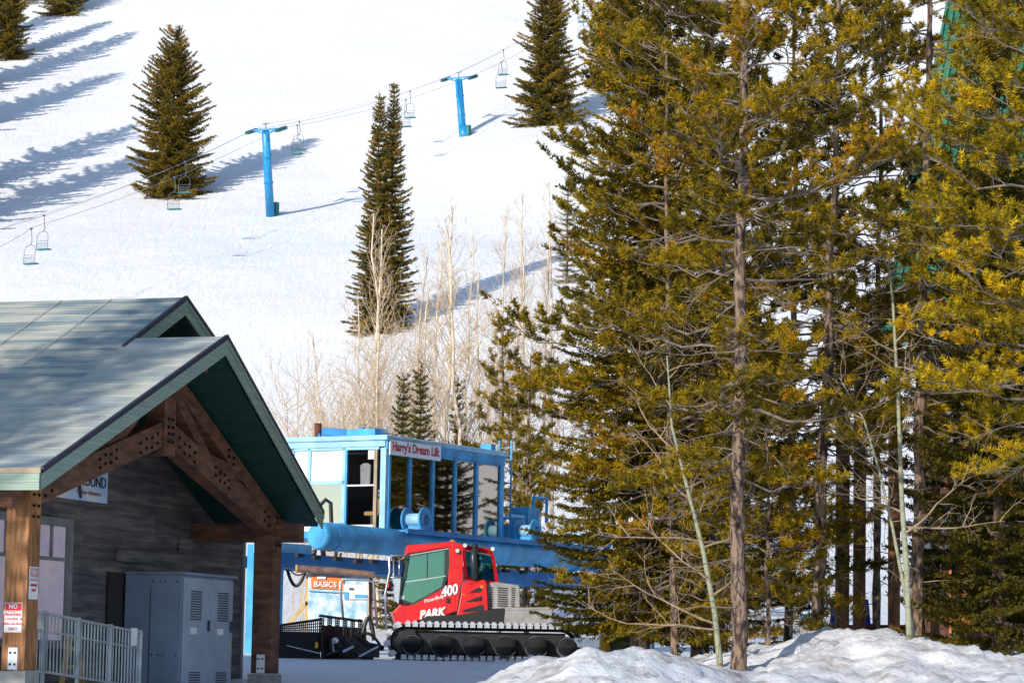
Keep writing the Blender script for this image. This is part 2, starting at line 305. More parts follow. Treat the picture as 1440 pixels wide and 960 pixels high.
# posts and truss
tr = thing('porch_truss','brown timber scissor truss on two square posts under the gable','truss', tuple(W(4.95,0,0)))
tr.parent = None
def tb(name, u0,w0,u1,w1,h,t=.26,v=0,m='timber_beam'):
    return MB().beam(W(u0,v,w0),W(u1,v,w1),t,h).build(name, M[m], tr, bevel=.012)
for uu, mm in ((0,'timber'),(LB,'timber_beam')):  # left post coloured sunlit orange, right post shaded brown
    ps = MB().prism([W(uu-.2,-.2,-.02),W(uu+.2,-.2,-.02),W(uu+.2,.2,-.02),W(uu-.2,.2,-.02)], K*2.92).build('post', M[mm], tr, bevel=.012)
    MB().prism([W(uu-.24,-.24,-.6),W(uu+.24,-.24,-.6),W(uu+.24,.24,-.6),W(uu-.24,.24,-.6)], K*.57).build('footing', M['concrete'], ps)
    b_ = MB().box(W(uu-.205,.0,.16),.018,.16,.34,G,N,K).build('bracket', M['white'], ps)
    for a,c in ((-.04,.07),(.04,.07),(-.04,.25),(.04,.25)): MB().disc(W(uu-.216,a,c),G,.016,.02,8).build('bolt', M['bolt'], b_) if 0 else None
    mbb = MB()
    for a,c in ((-.04,.07),(.04,.07),(-.04,.25),(.04,.25)): mbb.disc(W(uu-.22,a,c),G,.018,.02,8)
    mbb.build('bracket_bolts', M['bolt'], ps)
uc = 4.95
MB().prism([W(uc-.23,-.17,3.68),W(uc+.23,-.17,3.68),W(uc+.23,.19,3.68),W(uc-.23,.19,3.68)],K*1.62).build('king_post', M['timber_beam'], tr, bevel=.012)
for sg in (-1,1):
    U = lambda d: uc+sg*d
    tb('upper_chord',U(.05),5.17,U(5.62),5.17-SL*5.62,.28,.24)
    tb('lower_chord',U(.22),4.03,U(5.0),2.70,.42,.30,v=.01)
    tb('web',U(.22),4.92,U(1.95),3.72,.22,.2)
    tb('web',U(2.0),3.75,U(3.45),3.56,.20,.2)
    bm = MB()
    def bolts(d0,w0,dd,dw,n,v,off):
        for i in range(n):
            for k in (0,1): bm.disc(W(U(d0+dd*i),v,w0+dw*i+k*off-.03*(i%2)),N,.028,.03,8)
    bolts(.45,4.02,.22,-.061,4,.17,-.16); bolts(4.35,2.96,.22,-.061,3,.17,-.16); bolts(2.05,3.62,.2,-.056,4,.17,-.14)
    bolts(2.7,3.98,.22,-.1,2,.14,-.12); bolts(-.08,4.05,.0,.28,2,.21,-.14)
    bm.build('bolts', M['bolt'], tr)
    # eave beams along the porch
    dz_ = .2 if sg < 0 else 0
    MB().prism([W(U(LB/2)-.16,-1.5,2.42+dz_),W(U(LB/2)+.16,-1.5,2.42+dz_),W(U(LB/2)+.16,-1.5,2.76),W(U(LB/2)-.16,-1.5,2.76)], N*(1.5-.21)).build('eave_beam', M['timber_beam'], tr)
    MB().prism([W(U(LB/2)-.16,.21,2.42),W(U(LB/2)+.16,.21,2.42),W(U(LB/2)+.16,.21,2.76),W(U(LB/2)-.16,.21,2.76)], N*.45).build('beam_end', M['timber_beam'], tr) if sg > 0 else None
    bm = MB()
    for i in range(4):
        for k in (-.08,.08): bm.disc(W(U(LB/2)+k,.215,2.36+.17*i),N,.024,.03,8)
    bm.build('bolts', M['bolt'], tr)
MB().prism([W(uc-.14,-1.5,5.12),W(uc+.14,-1.5,5.12),W(uc+.14,-1.5,5.38),W(uc-.14,-1.5,5.38)], N*2.3).build('ridge_beam', M['timber_beam'], tr)
# gable wall of lap siding
WV = -1.5
wall = MB().prism([W(-.3,WV-.06,-1),W(12.22,WV-.06,-1),W(12.22,WV-.06,roofw(0)),W(7.08,WV-.06,6.3),W(-.3,WV-.06,2.9)], -N*.15).build('wall', M['siding'], bld)
h_ = .168; wv = -.7
while wv < 5.9:
    ul = max(-.3, EU+(wv+.33+h_-EW)/SL); ur = min(12.2, 7.08+(6.70-.36-h_-wv)/SL)
    if ur-ul > .4:
        a = ul
        while a < ur-.05:
            b = min(ur, a+rnd.uniform(2.2,4.8))
            if ur-b < .8: b = ur
            MB().prism([W(a+.004,WV,wv),W(a+.004,WV-.018,wv+h_+.02),W(a+.004,WV-.05,wv+h_+.02),W(a+.004,WV-.04,wv)], G*(b-a-.008)).build('siding_board', M['siding2'] if rnd.random()<.35 else M['siding'], wall)
            a = b
    wv += h_
MB().prism([W(12.2,WV-.05,-.9),W(12.32,WV-.05,-.9),W(12.32,WV+.03,-.9),W(12.2,WV+.03,-.9)], K*3.9).build('corner_trim', M['trim'], wall)
MB().prism([W(12.28,WV-.07,-.9),W(12.28,WV-28,-.9),W(12.28,WV-28,3.9),W(12.28,WV-.07,3.9)], -G*.1).build('side_wall', M['siding'], bld)
MB().prism([W(-.3,WV-.07,-.9),W(-.3,WV-28,-.9),W(-.3,WV-28,3.0),W(-.3,WV-.07,3.0)], -G*.1).build('side_wall', M['siding'], bld)
for (u0,u1,w0,w1) in ((6.45,7.75,1.92,2.12),(9.15,9.75,2.22,2.46)):
    MB().prism([W(u0,WV+.01,w0),W(u1,WV+.01,w0),W(u1,WV+.01,w1),W(u0,WV+.01,w1)], N*.03).build('siding_patch', M['siding2'], wall)
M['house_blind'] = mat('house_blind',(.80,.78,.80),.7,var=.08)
M['house_blind'].node_tree.nodes['Principled BSDF'].inputs['Emission Color'].default_value = (.80,.78,.84,1); M['house_blind'].node_tree.nodes['Principled BSDF'].inputs['Emission Strength'].default_value = .32  # glow added to imitate bright daylight in the panes; no lamp behind
def house_window(u0,u1,w0,w1,mid):
    t = .14; f = MB()
    for a,b,c,d in ((u0,u0+t,w0,w1),(u1-t,u1,w0,w1),(u0+t,u1-t,w1-t,w1),(u0+t,u1-t,w0,w0+t)): f.prism([W(a,WV+.02,c),W(b,WV+.02,c),W(b,WV+.02,d),W(a,WV+.02,d)], N*.08)
    fr = f.build('window', M['trim'], bld, bevel=.005)
    s = MB(); s.prism([W(u0+t,WV+.02,mid-.03),W(u1-t,WV+.02,mid-.03),W(u1-t,WV+.02,mid+.03),W(u0+t,WV+.02,mid+.03)], N*.05)
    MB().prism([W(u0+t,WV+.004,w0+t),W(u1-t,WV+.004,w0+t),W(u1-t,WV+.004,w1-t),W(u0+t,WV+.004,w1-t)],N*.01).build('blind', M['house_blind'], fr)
    m_ = (u0+u1)/2; s.prism([W(m_-.025,WV+.02,mid+.03),W(m_+.025,WV+.02,mid+.03),W(m_+.025,WV+.02,w1-t),W(m_-.025,WV+.02,w1-t)], N*.045); s.build('sash', M['trim'], fr)
    for a,b,c,d in ((u0+t,m_,mid,w1-t),(m_,u1-t,mid,w1-t),(u0+t,u1-t,w0+t,mid)): MB().prism([W(a,WV+.028,c),W(b,WV+.028,c),W(b,WV+.028,d),W(a,WV+.028,d)], N*.006).build('pane', M['glass_win'], fr)
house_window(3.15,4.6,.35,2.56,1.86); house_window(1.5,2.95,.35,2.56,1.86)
def text(body, loc, X, Yv, size, m, parent, name='lettering', bold=0, sx=1, ext=.004, align='LEFT', shear=0):
    cu = bpy.data.curves.new(name,'FONT'); cu.body = body; cu.size = size; cu.extrude = ext; cu.offset = bold; cu.align_x = align; cu.shear = shear; cu.materials.append(m); cu.resolution_u = 4
    o = bpy.data.objects.new(name, cu); C.objects.link(o)
    X = Vector(X).normalized(); Yv = Vector(Yv).normalized(); Z = X.cross(Yv); mm = Matrix((X*sx,Yv,Z)).transposed().to_4x4(); mm.translation = Vector(loc); o.parent = parent
    if parent: mm = parent_inv(parent) @ mm
    o.matrix_local = mm; return to_mesh(o)
def to_mesh(o):
    me = bpy.data.meshes.new_from_object(o); n = bpy.data.objects.new(o.name, me); cu = o.data; ml, pa = o.matrix_basis.copy(), o.parent; nm = o.name
    bpy.data.objects.remove(o); bpy.data.curves.remove(cu); C.objects.link(n); n.name = nm; n.parent = pa; n.matrix_basis = ml; return n
def parent_inv(p):
    chain = []
    while p is not None: chain.append(Matrix.LocRotScale(p.location, p.rotation_euler, p.scale)); p = p.parent
    m = Matrix.Identity(4)
    for q in reversed(chain): m = m @ q
    return m.inverted()
# wall sign behind truss
sg = thing('wall_sign','pale blue and white sign with dark lettering half hidden behind the truss','sign', tuple(W(5.1,WV+.03,2.95)))
MB().prism([W(3.9,WV+.035,2.91),W(5.95,WV+.035,2.91),W(5.95,WV+.035,3.75),W(3.9,WV+.035,3.75)], N*.03).build('sign_panel', M['sign_blue'], sg, bevel=.01)
text('GROUND', W(4.62,WV+.075,3.17), G, K, .27, M['text_dark'], sg, sx=1.05); text('Outdoor Adventures', W(4.72,WV+.075,3.02), G, K, .11, M['faded'], sg)
MB().tube([W(4.72,WV+.08,3.35),W(4.78,WV+.08,3.15),W(4.86,WV+.08,2.95)],[.03,.04,.03],6).build('logo_figure', M['text_dark'], sg)
# parking signs on left post
ps = thing('parking_sign','red and white no parking sign on the sunlit face of the left post','sign', tuple(W(-.21,0,.55)))
def psign(c, root, red, faded):
    X, nn = root
    def rr(w0,w1,z0,z1,off,m,nm): return MB().prism([c+X*w0+K*z0+nn*off,c+X*w1+K*z0+nn*off,c+X*w1+K*z1+nn*off,c+X*w0+K*z1+nn*off], nn*.004)
    return rr
Xs = N
c0 = W(-.205,-.005,.56)
def panel(c,X,nn,x0,x1,z0,z1,off,m,nm,par,t=.004,bev=0): return MB().prism([c+X*x0+K*z0+nn*off,c+X*x1+K*z0+nn*off,c+X*x1+K*z1+nn*off,c+X*x0+K*z1+nn*off], nn*t).build(nm,m,par,bevel=bev)
panel(c0,N,-G,-.16,.14,0,.46,0,M['white'],'sign_panel',ps,.006); panel(c0,N,-G,-.15,.13,.26,.45,.007,M['sign_red'],'red_field',ps)
for i,(t_,z_,s_) in enumerate((('NO',.37,.095),('PARKING',.285,.077))): text(t_, c0+N*-.01+K*z_-G*.013, N, K, s_, M['white'], ps, align='CENTER', bold=.003)
for i,(t_,z_) in enumerate((('LOADING &',.19),('UNLOADING',.115),('ONLY',.04))): text(t_, c0+N*-.01+K*z_-G*.009, N, K, .058, M['text_red'], ps, align='CENTER', bold=.001)
ps2 = thing('parking_sign','faded pink and white notice on the shaded face of the left post','sign', tuple(W(0,.21,1.05)))
c1 = W(0,.205,1.08)
panel(c1,G,N,-.15,.15,0,.5,0,M['white'],'sign_panel',ps2,.006); panel(c1,G,N,-.13,.13,.28,.48,.007,mat('faded_pink',(.62,.33,.38),.6),'pink_field',ps2)
for t_,z_,s_ in (('NO',.39,.08),('PARKING',.31,.06),('LOADING',.2,.05),('ZONE',.12,.05)): text(t_, c1+K*z_+N*.012, G, K, s_, M['text_red'] if z_<.3 else M['white'], ps2, align='CENTER')
# ramp railing
fn = thing('ramp_railing','pale grey steel picket railing descending between left post and cabinets','railing', tuple(W(.5,-.15,0)))
def fw(u): return .90 if u < 1.3 else .90-.068*(u-1.3)
FV = -.28
def fr_(u,w_): return W(u,FV,w_)
us = [.45,1.38,2.62,3.83,5.02]
for a,b in zip(us,us[1:]):
    MB().beam(fr_(a,fw(a)),fr_(b,fw(b)),.05,.04).build('rail', M['galv'], fn); MB().beam(fr_(a,fw(a)-.28),fr_(b,fw(b)-.28),.03,.03).build('rail', M['galv'], fn); MB().beam(fr_(a,fw(a)-.93),fr_(b,fw(b)-.93),.04,.04).build('rail', M['galv'], fn)
    n = int((b-a)/.115)
    for i in range(1,n):
        u = a+(b-a)*i/n; MB().beam(fr_(u,fw(u)-.93),fr_(u,fw(u)),.022,.022,up=(1,0,0)).build('picket', M['galv'], fn)
for u in us: MB().beam(fr_(u,fw(u)-1.15),fr_(u,fw(u)+.04),.06,.06,up=(1,0,0)).build('rail_post', M['galv'], fn)
nb = MB().prism([W(4.55,FV+.03,.42),W(4.78,FV+.03,.42),W(4.78,FV+.03,.72),W(4.55,FV+.03,.72)],N*.02).build('notice', M['white'], fn)
MB().prism([W(.3,-1.4,-.6),W(5.6,-1.4,-.9),W(5.6,.1,-.9),W(.3,.1,-.6)], K*.38).build('ramp', M['concrete'], bld)
# orange wooden sledge leaning behind the railing
sd = thing('wooden_sledge','orange timber sawhorse behind the ramp railing','sawhorse', tuple(W(3.5,-.8,-.2)))
for a,b in ((3.1,3.35),(3.9,3.65)): MB().beam(W(a,-.8,-.3),W(b,-.8,.55),.06,.08,up=tuple(N)).build('leg', M['yellow_wood'], sd)
for z_ in (.05,.35,.52): MB().beam(W(3.2,-.8,z_),W(3.8,-.8,z_),.05,.06).build('crossbar', M['yellow_wood'], sd)
# electrical cabinets
cb = thing('electrical_cabinet','large blue grey two door electrical cabinet against the siding wall','cabinet', tuple(W(7.8,-.8,-.6)))
u0,u1,v0,v1,wt = 6.78,9.02,-1.43,-.32,1.70
MB().prism([W(u0,v0,-.7),W(u1,v0,-.7),W(u1,v1,-.7),W(u0,v1,-.7)], K*(wt+.7)).build('cabinet_body', M['cab_grey'], cb, bevel=.01)
MB().prism([W(u0-.04,v0,wt+.002),W(u1+.06,v0,wt+.002),W(u1+.06,v1+.08,wt+.002),W(u0-.04,v1+.08,wt+.002)], K*.05).build('cabinet_top', M['cab_grey'], cb, bevel=.01)
M['door_grey'] = mat('cabinet_door_grey', (.34,.40,.50), .4, .15, scale=1.5, var=.08)
for a,b in ((u0+.03,7.98),(8.01,u1-.03)):
    d = MB().prism([W(a,v1+.003,-.6),W(b,v1+.003,-.6),W(b,v1+.003,wt-.04),W(a,v1+.003,wt-.04)], N*.03).build('door', M['door_grey'], cb, bevel=.006)
    m_ = MB(); 
    for k in range(12):
        for q in range(5): m_.box(W(a+.32+q*.1, v1+.038, 1.42-k*.045), .075,.012,.022, G,N,K)
        if k < 6: 
            for q in range(5): m_.box(W(a+.32+q*.1, v1+.038, -.02-k*.045), .075,.012,.022, G,N,K)
    m_.build('vent_slots', M['cab_dark'], d); MB().box(W(a+.42,v1+.04,.72),.26,.012,.11,G,N,K).build('warning_label', M['white'], d)
    MB().beam(W(b-.12,v1+.06,.72),W(b-.12,v1+.06,.92),.03,.04,up=tuple(N)).build('handle', M['cab_dark'], d)
MB().disc(W(8.88,v1+.04,.5),N,.03,.02,10).build('lock', M['yellow'], cb)
for v in (-.93,): MB().box(W(u0-.003,v,.4),.006,.02,2.2,G,N,K).build('panel_seam', M['cab_dark'], cb)
m_ = MB()
for z_ in (1.58,.28):
    for v in (-.88,-.75,-.66,-.42): m_.disc(W(u0-.006,v,z_),G,.018,.012,8)
m_.build('rivets', M['cab_dark'], cb)
MB().prism([W(6.15,WV-.0,-.7),W(6.74,WV-.0,-.7),W(6.74,WV+.05,-.7),W(6.15,WV+.05,-.7)],K*2.42).build('dark_doorway', M['interior'], bld)  # flat dark panel; the door recess's shade is in its colour
# ------------------------------------------------------------ lift drive station
P2 = R(30); G2 = Vector((math.sin(P2),math.cos(P2),0)); N2 = Vector((math.cos(P2),-math.sin(P2),0)); B0 = P(540,756,80)
def V(u,v,w_): return B0+G2*u+N2*v+K*w_
st = thing('lift_station','blue chairlift drive station with glazed operator cabin on a pipe boom','lift station', tuple(V(3,0,-4)))
def vb(name,u0,u1,v0,v1,w0,w1,m,par=None,bev=0): return MB().prism([V(u0,v0,w0),V(u1,v0,w0),V(u1,v1,w0),V(u0,v1,w0)],K*(w1-w0)).build(name,M[m],par or st,bevel=bev)
pipe = MB().tube([V(-3.98,.5,-.14),V(-3.9,.5,-.14),V(-3.8,.5,-.14),V(15,.5,-.14)],[.30,.345,.36,.36],28).build('boom_pipe', M['blue'], st, smooth=True)
MB().disc(V(-3.4,.5,-.14),G2,.375,.03,28).build('flange', M['blue_dark'], pipe); MB().disc(V(9.5,.5,-.14),G2,.42,.06,28).build('flange', M['blue'], pipe)
vb('lower_beam',-4.6,15,-.9,-.6,-.95,-.55,'blue_dark'); vb('lower_beam',-4.6,15,-2.6,-2.35,-.9,-.6,'blue')
vb('support_column',-3.2,-2.5,-2.2,-1.5,-4.0,-.3,'blue',bev=.02); vb('support_column',13.6,14.2,.2,.8,-3.6,-.5,'pale_blue',bev=.02)
vb('brow_step',-4.2,-2.4,-1.3,-.7,-.56,-.30,'pale_blue'); vb('deck',-.3,9.4,-.2,.9,.14,.20,'blue'); vb('deck_channel',-.3,9.4,.86,.93,.10,.23,'blue_dark')
cabn = vb('cabin_floor',0,6.25,-4.2,0,.02,.20,'blue')
vb('cabin_roof',-.12,6.4,-4.3,.10,2.62,2.76,'pale_blue',bev=.02)
vb('roof_fascia',-.02,6.3,-.02,.06,2.38,2.74,'blue',bev=.01); vb('roof_fascia',-.06,0,-4.2,-.0,2.45,2.62,'pale_blue',bev=.01)
vb('corner_post',-.04,.10,-.14,.03,.2,2.42,'pale_blue'); vb('corner_post',.102,.2,-.06,.05,.2,2.4,'blue'); vb('corner_post',6.06,6.27,-.14,.05,.2,2.40,'blue')  # near corner post split into sunlit pale and shaded blue paint
for u in (1.14,2.34,3.53,4.70): vb('mullion',u,u+.13,-.05,.05,.2,2.39,'blue')
vb('sill',.2,6.06,-.05,.05,.12,.24,'blue'); vb('header',.2,6.06,-.04,.03,2.32,2.385,'blue')
for a,b in ((.2,1.14),(1.27,2.34),(2.47,3.53),(3.66,4.70),(4.83,6.06)): vb('pane',a+.003,b-.003,-.012,0,.24,2.32,'glass')
# left face: sunlit paleness put into its frame colour
M['blind'] = mat('white_blind', (.85,.85,.83), .35, var=.02)  # upper windows' blown-out brightness put into opaque white panels
vb('wall_panel',0,.06,-4.2,-.3,.2,.36,'white'); 
for v in (-4.2,-3.0,-2.45,-1.32): vb('window_frame',-.03,.04,v-.05,v+.05,.36,2.45,'pale_blue')
vb('window_frame',-.03,.04,-4.2,-1.28,1.46,1.56,'pale_blue'); vb('window_frame',-.03,.04,-4.2,-1.28,.34,.42,'blue'); vb('window_frame',-.03,.04,-4.2,-.2,2.38,2.45,'pale_blue')
for a,b in ((-2.95,-2.5),(-2.4,-1.37),(-4.15,-3.05)):
    vb('blind',.03,.045,a,b,1.56,2.38,'blind'); vb('pane',0,.01,a,b,.42,1.46,'glass'); 
vb('door_frame',-.02,.05,-.36,-.26,.2,2.45,'tan_edge'); vb('door_frame',-.02,.05,-1.27,-1.22,.2,2.45,'blue')
vb('door_rail',-.01,.02,-1.22,-.36,1.40,1.44,'white')
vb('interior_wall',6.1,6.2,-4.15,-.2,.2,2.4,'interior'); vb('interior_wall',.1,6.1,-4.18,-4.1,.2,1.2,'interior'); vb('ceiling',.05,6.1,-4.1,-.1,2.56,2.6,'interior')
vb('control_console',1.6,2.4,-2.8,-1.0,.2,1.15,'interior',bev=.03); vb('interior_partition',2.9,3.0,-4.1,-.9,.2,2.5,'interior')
vb('roof_patch',-.02,.02,-.55,-.3,2.12,2.36,'white')
# roof equipment
v_ = MB().lathe(V(.9,-.9,2.76),K,[(0,.30),(.12,.30),(.13,.40),(.2,.38),(.27,.24),(.29,.01)],20).build('roof_vent', M['alu'], st, smooth=True)
MB().tube([V(.9,-2.8,2.76),V(.9,-2.8,3.22)],.10,12).build('exhaust_stack', M['rust'], st)
MB().beam(V(.9,-2.6,2.98),V(.9,-1.1,2.86),.28,.22).build('roof_arm', M['blue_dark'], st, bevel=.03); MB().tube([V(.9,-1.35,2.8),V(.9,-1.35,3.08)],.07,8).build('arm_post', M['blue_dark'], st); MB().disc(V(.85,-2.75,2.86),G2,.08,.06,12).build('arm_pulley', M['blue_dark'], st)
vb('roof_lug',5.5,5.75,-.3,.05,2.765,2.93,'blue'); vb('roof_beam',-.1,.3,-1.2,-.3,2.765,2.93,'blue')
# drums
def drum(u,v,w_,lab):
    d = thing('cable_drum',lab,'drum',tuple(V(u,v,w_-.3)),group='blue cable drums on the boom')
    MB().tube([V(u,v-.55,w_),V(u,v,w_)],.17,18).build('drum_core', M['pale_blue'], d, smooth=True)
    for q,m in ((-.55,'blue_dark'),(0,'pale_blue')): 
        f = MB().disc(V(u,v+q,w_),N2,.33,.05,26).build('drum_flange', M['blue'] if q else M['blue'], d)
    MB().disc(V(u,v+.03,w_),N2,.17,.03,20).build('hub_ring', M['blue_dark'], d); m_ = MB()
    for k in range(6): m_.disc(V(u,v+.05,w_)+(G2*math.cos(k*1.047)+K*math.sin(k*1.047))*.09,N2,.025,.02,8)
    m_.build('hub_bolts', M['interior'], d)
    vb('saddle',u-.12,u+.12,v-.45,v-.1,.2,w_-.16,'blue',d)
drum(.85,.75,.53,'blue cable drum in front of the glazed cabin'); drum(6.9,.75,.53,'blue cable drum beside the ladder, at right of the cabin')
# ladder
ld = thing('ladder','blue steel ladder standing at the right end of the operator cabin','ladder', tuple(V(7,-.2,.2)))
for v in (-.55,-.15): MB().tube([V(7.0,v,.2),V(7.0,v,3.15)],.03,8).build('rail', M['blue'], ld)
for k in range(8): MB().tube([V(7.0,-.55,.55+k*.34),V(7.0,-.15,.55+k*.34)],.018,6).build('rung', M['blue'], ld)
for z_ in (.9,1.5,2.3): MB().tube([V(6.27,-.3,z_),V(7.0,-.55,z_)],.025,6).build('bracket', M['blue'], ld)
# winch frame right of ladder
wf = thing('winch_frame','blue pipework and housings at the far end of the boom','winch', tuple(V(9,-.4,.2)))
vb('housing',7.3,8.1,-.6,-.1,.2,.75,'blue',wf,.02); vb('housing',8.3,9.0,-.9,-.3,.2,1.3,'blue',wf,.02)
MB().tube([V(6.5,-.4,.5),V(7.3,-.4,1.0),V(8.2,-.4,1.0),V(8.2,-.4,.3)],.06,8).build('pipe', M['pale_blue'], wf); MB().tube([V(8.6,-.3,1.3),V(8.6,-.3,1.6),V(9.4,-.3,1.6),V(9.4,-.3,.9)],.05,8).build('pipe', M['blue'], wf)
MB().tube([V(9.2,.4,.3),V(9.2,.4,.95),V(12.5,.4,.95)],.06,8).build('pipe', M['pale_blue'], wf); vb('gearbox',9.6,11,0,.8,.22,.6,'pale_blue',wf,.04); MB().disc(V(11.5,.6,.5),N2,.3,.1,20).build('wheel', M['blue'], wf)
# name sign
sn = thing('name_sign',"white board with red lettering on the cabin roof edge",'sign', tuple(V(1.3,.1,2.3)))
MB().prism([V(.05,.07,2.24),V(2.68,.07,2.24),V(2.68,.07,2.70),V(.05,.07,2.70)],N2*.03).build('sign_board', M['sign_white'], sn)
text("Harry's Dream Lift", V(.16,.105,2.36), G2, K, .34, M['text_red'], sn, sx=.93, bold=.009)
# hoses
hs = thing('hose_bundle','black hoses looping down below the boom pipe','hose', tuple(V(-4,0,-1)))
def cat_curve(p,q,sag,n=14): return [Vector(p).lerp(Vector(q),i/n)-K*(sag*4*(i/n)*(1-i/n)) for i in range(n+1)]
MB().tube(cat_curve(P(399,776,79),P(433,790,79),.75),.045,8).build('hose', M['black'], hs); MB().tube(cat_curve(P(396,775,79.2),P(432,800,79),.35),.02,6).build('hose', M['black'], hs)
MB().tube(cat_curve(P(453,773,79),P(473,775,79.4),.85),.05,8).build('hose', M['black'], hs); MB().tube(cat_curve(P(456,773,79),P(480,777,79.4),.5),.025,6).build('hose', M['black'], hs)
MB().tube([P(443,772,79),P(441,784,79),P(439,795,79)],.06,8).build('hose', M['black'], hs); MB().tube(cat_curve(P(405,795,79),P(433,775,79),.12),.02,6).build('chain', M['black'], hs)
MB().tube([P(449,738,78.4),P(448,722,78.4),P(451,709,78.4),P(458,702,78.4),P(465,707,78.4),P(466,735,78.4)],.055,8).build('hose', M['black'], hs)
m_ = MB()
for i in range(14): m_.box(V(-3.6+i*.9+rnd.uniform(-.2,.2),-.3,-.6-rnd.random()*.06),.3,.12,.10,G2,N2,K)
m_.build('clamps', M['black'], hs)
# things in the open doorway
ch = thing('operator_chair','tan seat with a grey jacket over it inside the open cabin doorway','chair', tuple(V(.6,-.7,.2)))
vb('seat',.35,.85,-.9,-.42,.62,.74,'tan_cloth',ch,.04); vb('backrest',.8,.9,-.9,-.42,.74,1.2,'tan_cloth',ch,.04); MB().tube([V(.4,-.66,.2),V(.4,-.66,.62)],.04,8).build('leg', M['black'], ch)
MB().lathe(V(.8,-.62,1.12),K,[(0,.02),(.04,.2),(.12,.24),(.2,.17),(.25,.02)],12).build('jacket', M['grey_cloth'], ch, smooth=True)
sh = thing('hanging_shirt','grey shirt hanging inside the operator cabin above the door rail','shirt', tuple(V(.5,-1,1.5)))
MB().prism([V(.5,-1.12,1.45),V(.5,-.82,1.45),V(.5,-.80,2.0),V(.5,-.9,2.06),V(.5,-1.04,2.06),V(.5,-1.14,2.0)],G2*.08).build('cloth', M['grey_cloth'], sh, bevel=.02)
# ------------------------------------------------------------ information board with log rail
ib = thing('information_board','trail information board with orange header behind the snowcat blade','sign board', tuple(P(475,880,77)))
def quad(name,pts,m,par,D,t=.05): return MB().prism([P(x,y,D) for x,y in pts], Vector((0,t,0))).build(name,M[m],par)
M['map'] = mat('map_print', (.62,.72,.80), .5, scale=3.5, col2=(.22,.42,.55), lo=.36, hi=.55)
quad('board',[(433,806),(518,809),(516,884),(433,884)],'map',ib,77.1); quad('header',[(437.5,808),(483,811),(483,829),(437.5,826)],'orange',ib,77.04)
quad('frame',[(433,804),(519,808),(519,811),(433,807)],'pale_blue',ib,77.0); quad('frame',[(433,828),(483,831),(483,833),(433,830)],'pale_blue',ib,77.0)
quad('map_panel',[(483,821),(517,822),(517,842),(483,842)],'white',ib,77.03); quad('map_graphic',[(484,832),(490,832),(490,841),(484,841)],'blue',ib,77.0,.02); quad('map_graphic',[(499,835),(516,836),(516,840),(499,840)],'blue',ib,77.0,.02); quad('map_graphic',[(491,826),(497,826),(497,829),(491,829)],'cab_dark',ib,77.0,.02)
text('BASICS', P(441,824,76.99), (1,0,-.03), K, .19, M['white'], ib, bold=.004); 
MB().box(P(452,812,76.99),.22,.01,.06).build('small_print', M['white'], ib)
MB().tube([P(418,799,76.8),P(470,802,76.8),P(527,808,76.8)],[.10,.09,.085],10).build('log_rail', M['log'], ib); MB().disc(P(418,799,76.8)-Vector((.02,0,0)),(1,0,0),.105,.04,12).build('log_end', M['yellow_wood'], ib)
MB().beam(P(433,806,77.3),P(431,890,77.3),.09,.09,up=(1,0,0)).build('post', M['yellow_wood'], ib); MB().beam(P(432,846,77.3),P(405,878,77.3),.09,.09,up=(0,1,0)).build('brace', M['yellow_wood'], ib); MB().beam(P(521,810,77.3),P(522,885,77.3),.09,.09,up=(1,0,0)).build('post', M['log'], ib)
# ------------------------------------------------------------ snowcat
sc0 = P(540,926,72); AN = R(3.5)
cat = thing('snowcat','red tracked snowcat with black blade parked in front of the lift station','snowcat', tuple(sc0), AN)
def q(X,Y,y=0.): return Vector(((530+X/4.8-540)/58.3/math.cos(AN), y, (926-(740+Y/4.8))/58.3))
def cp(name,pts,y0,t,m,par=None,bev=0,label=None): return MB().prism([q(a,b,y0) for a,b in pts], Vector((0,t,0))).build(name,M[m],par or cat,local=True,bevel=bev,label=label)
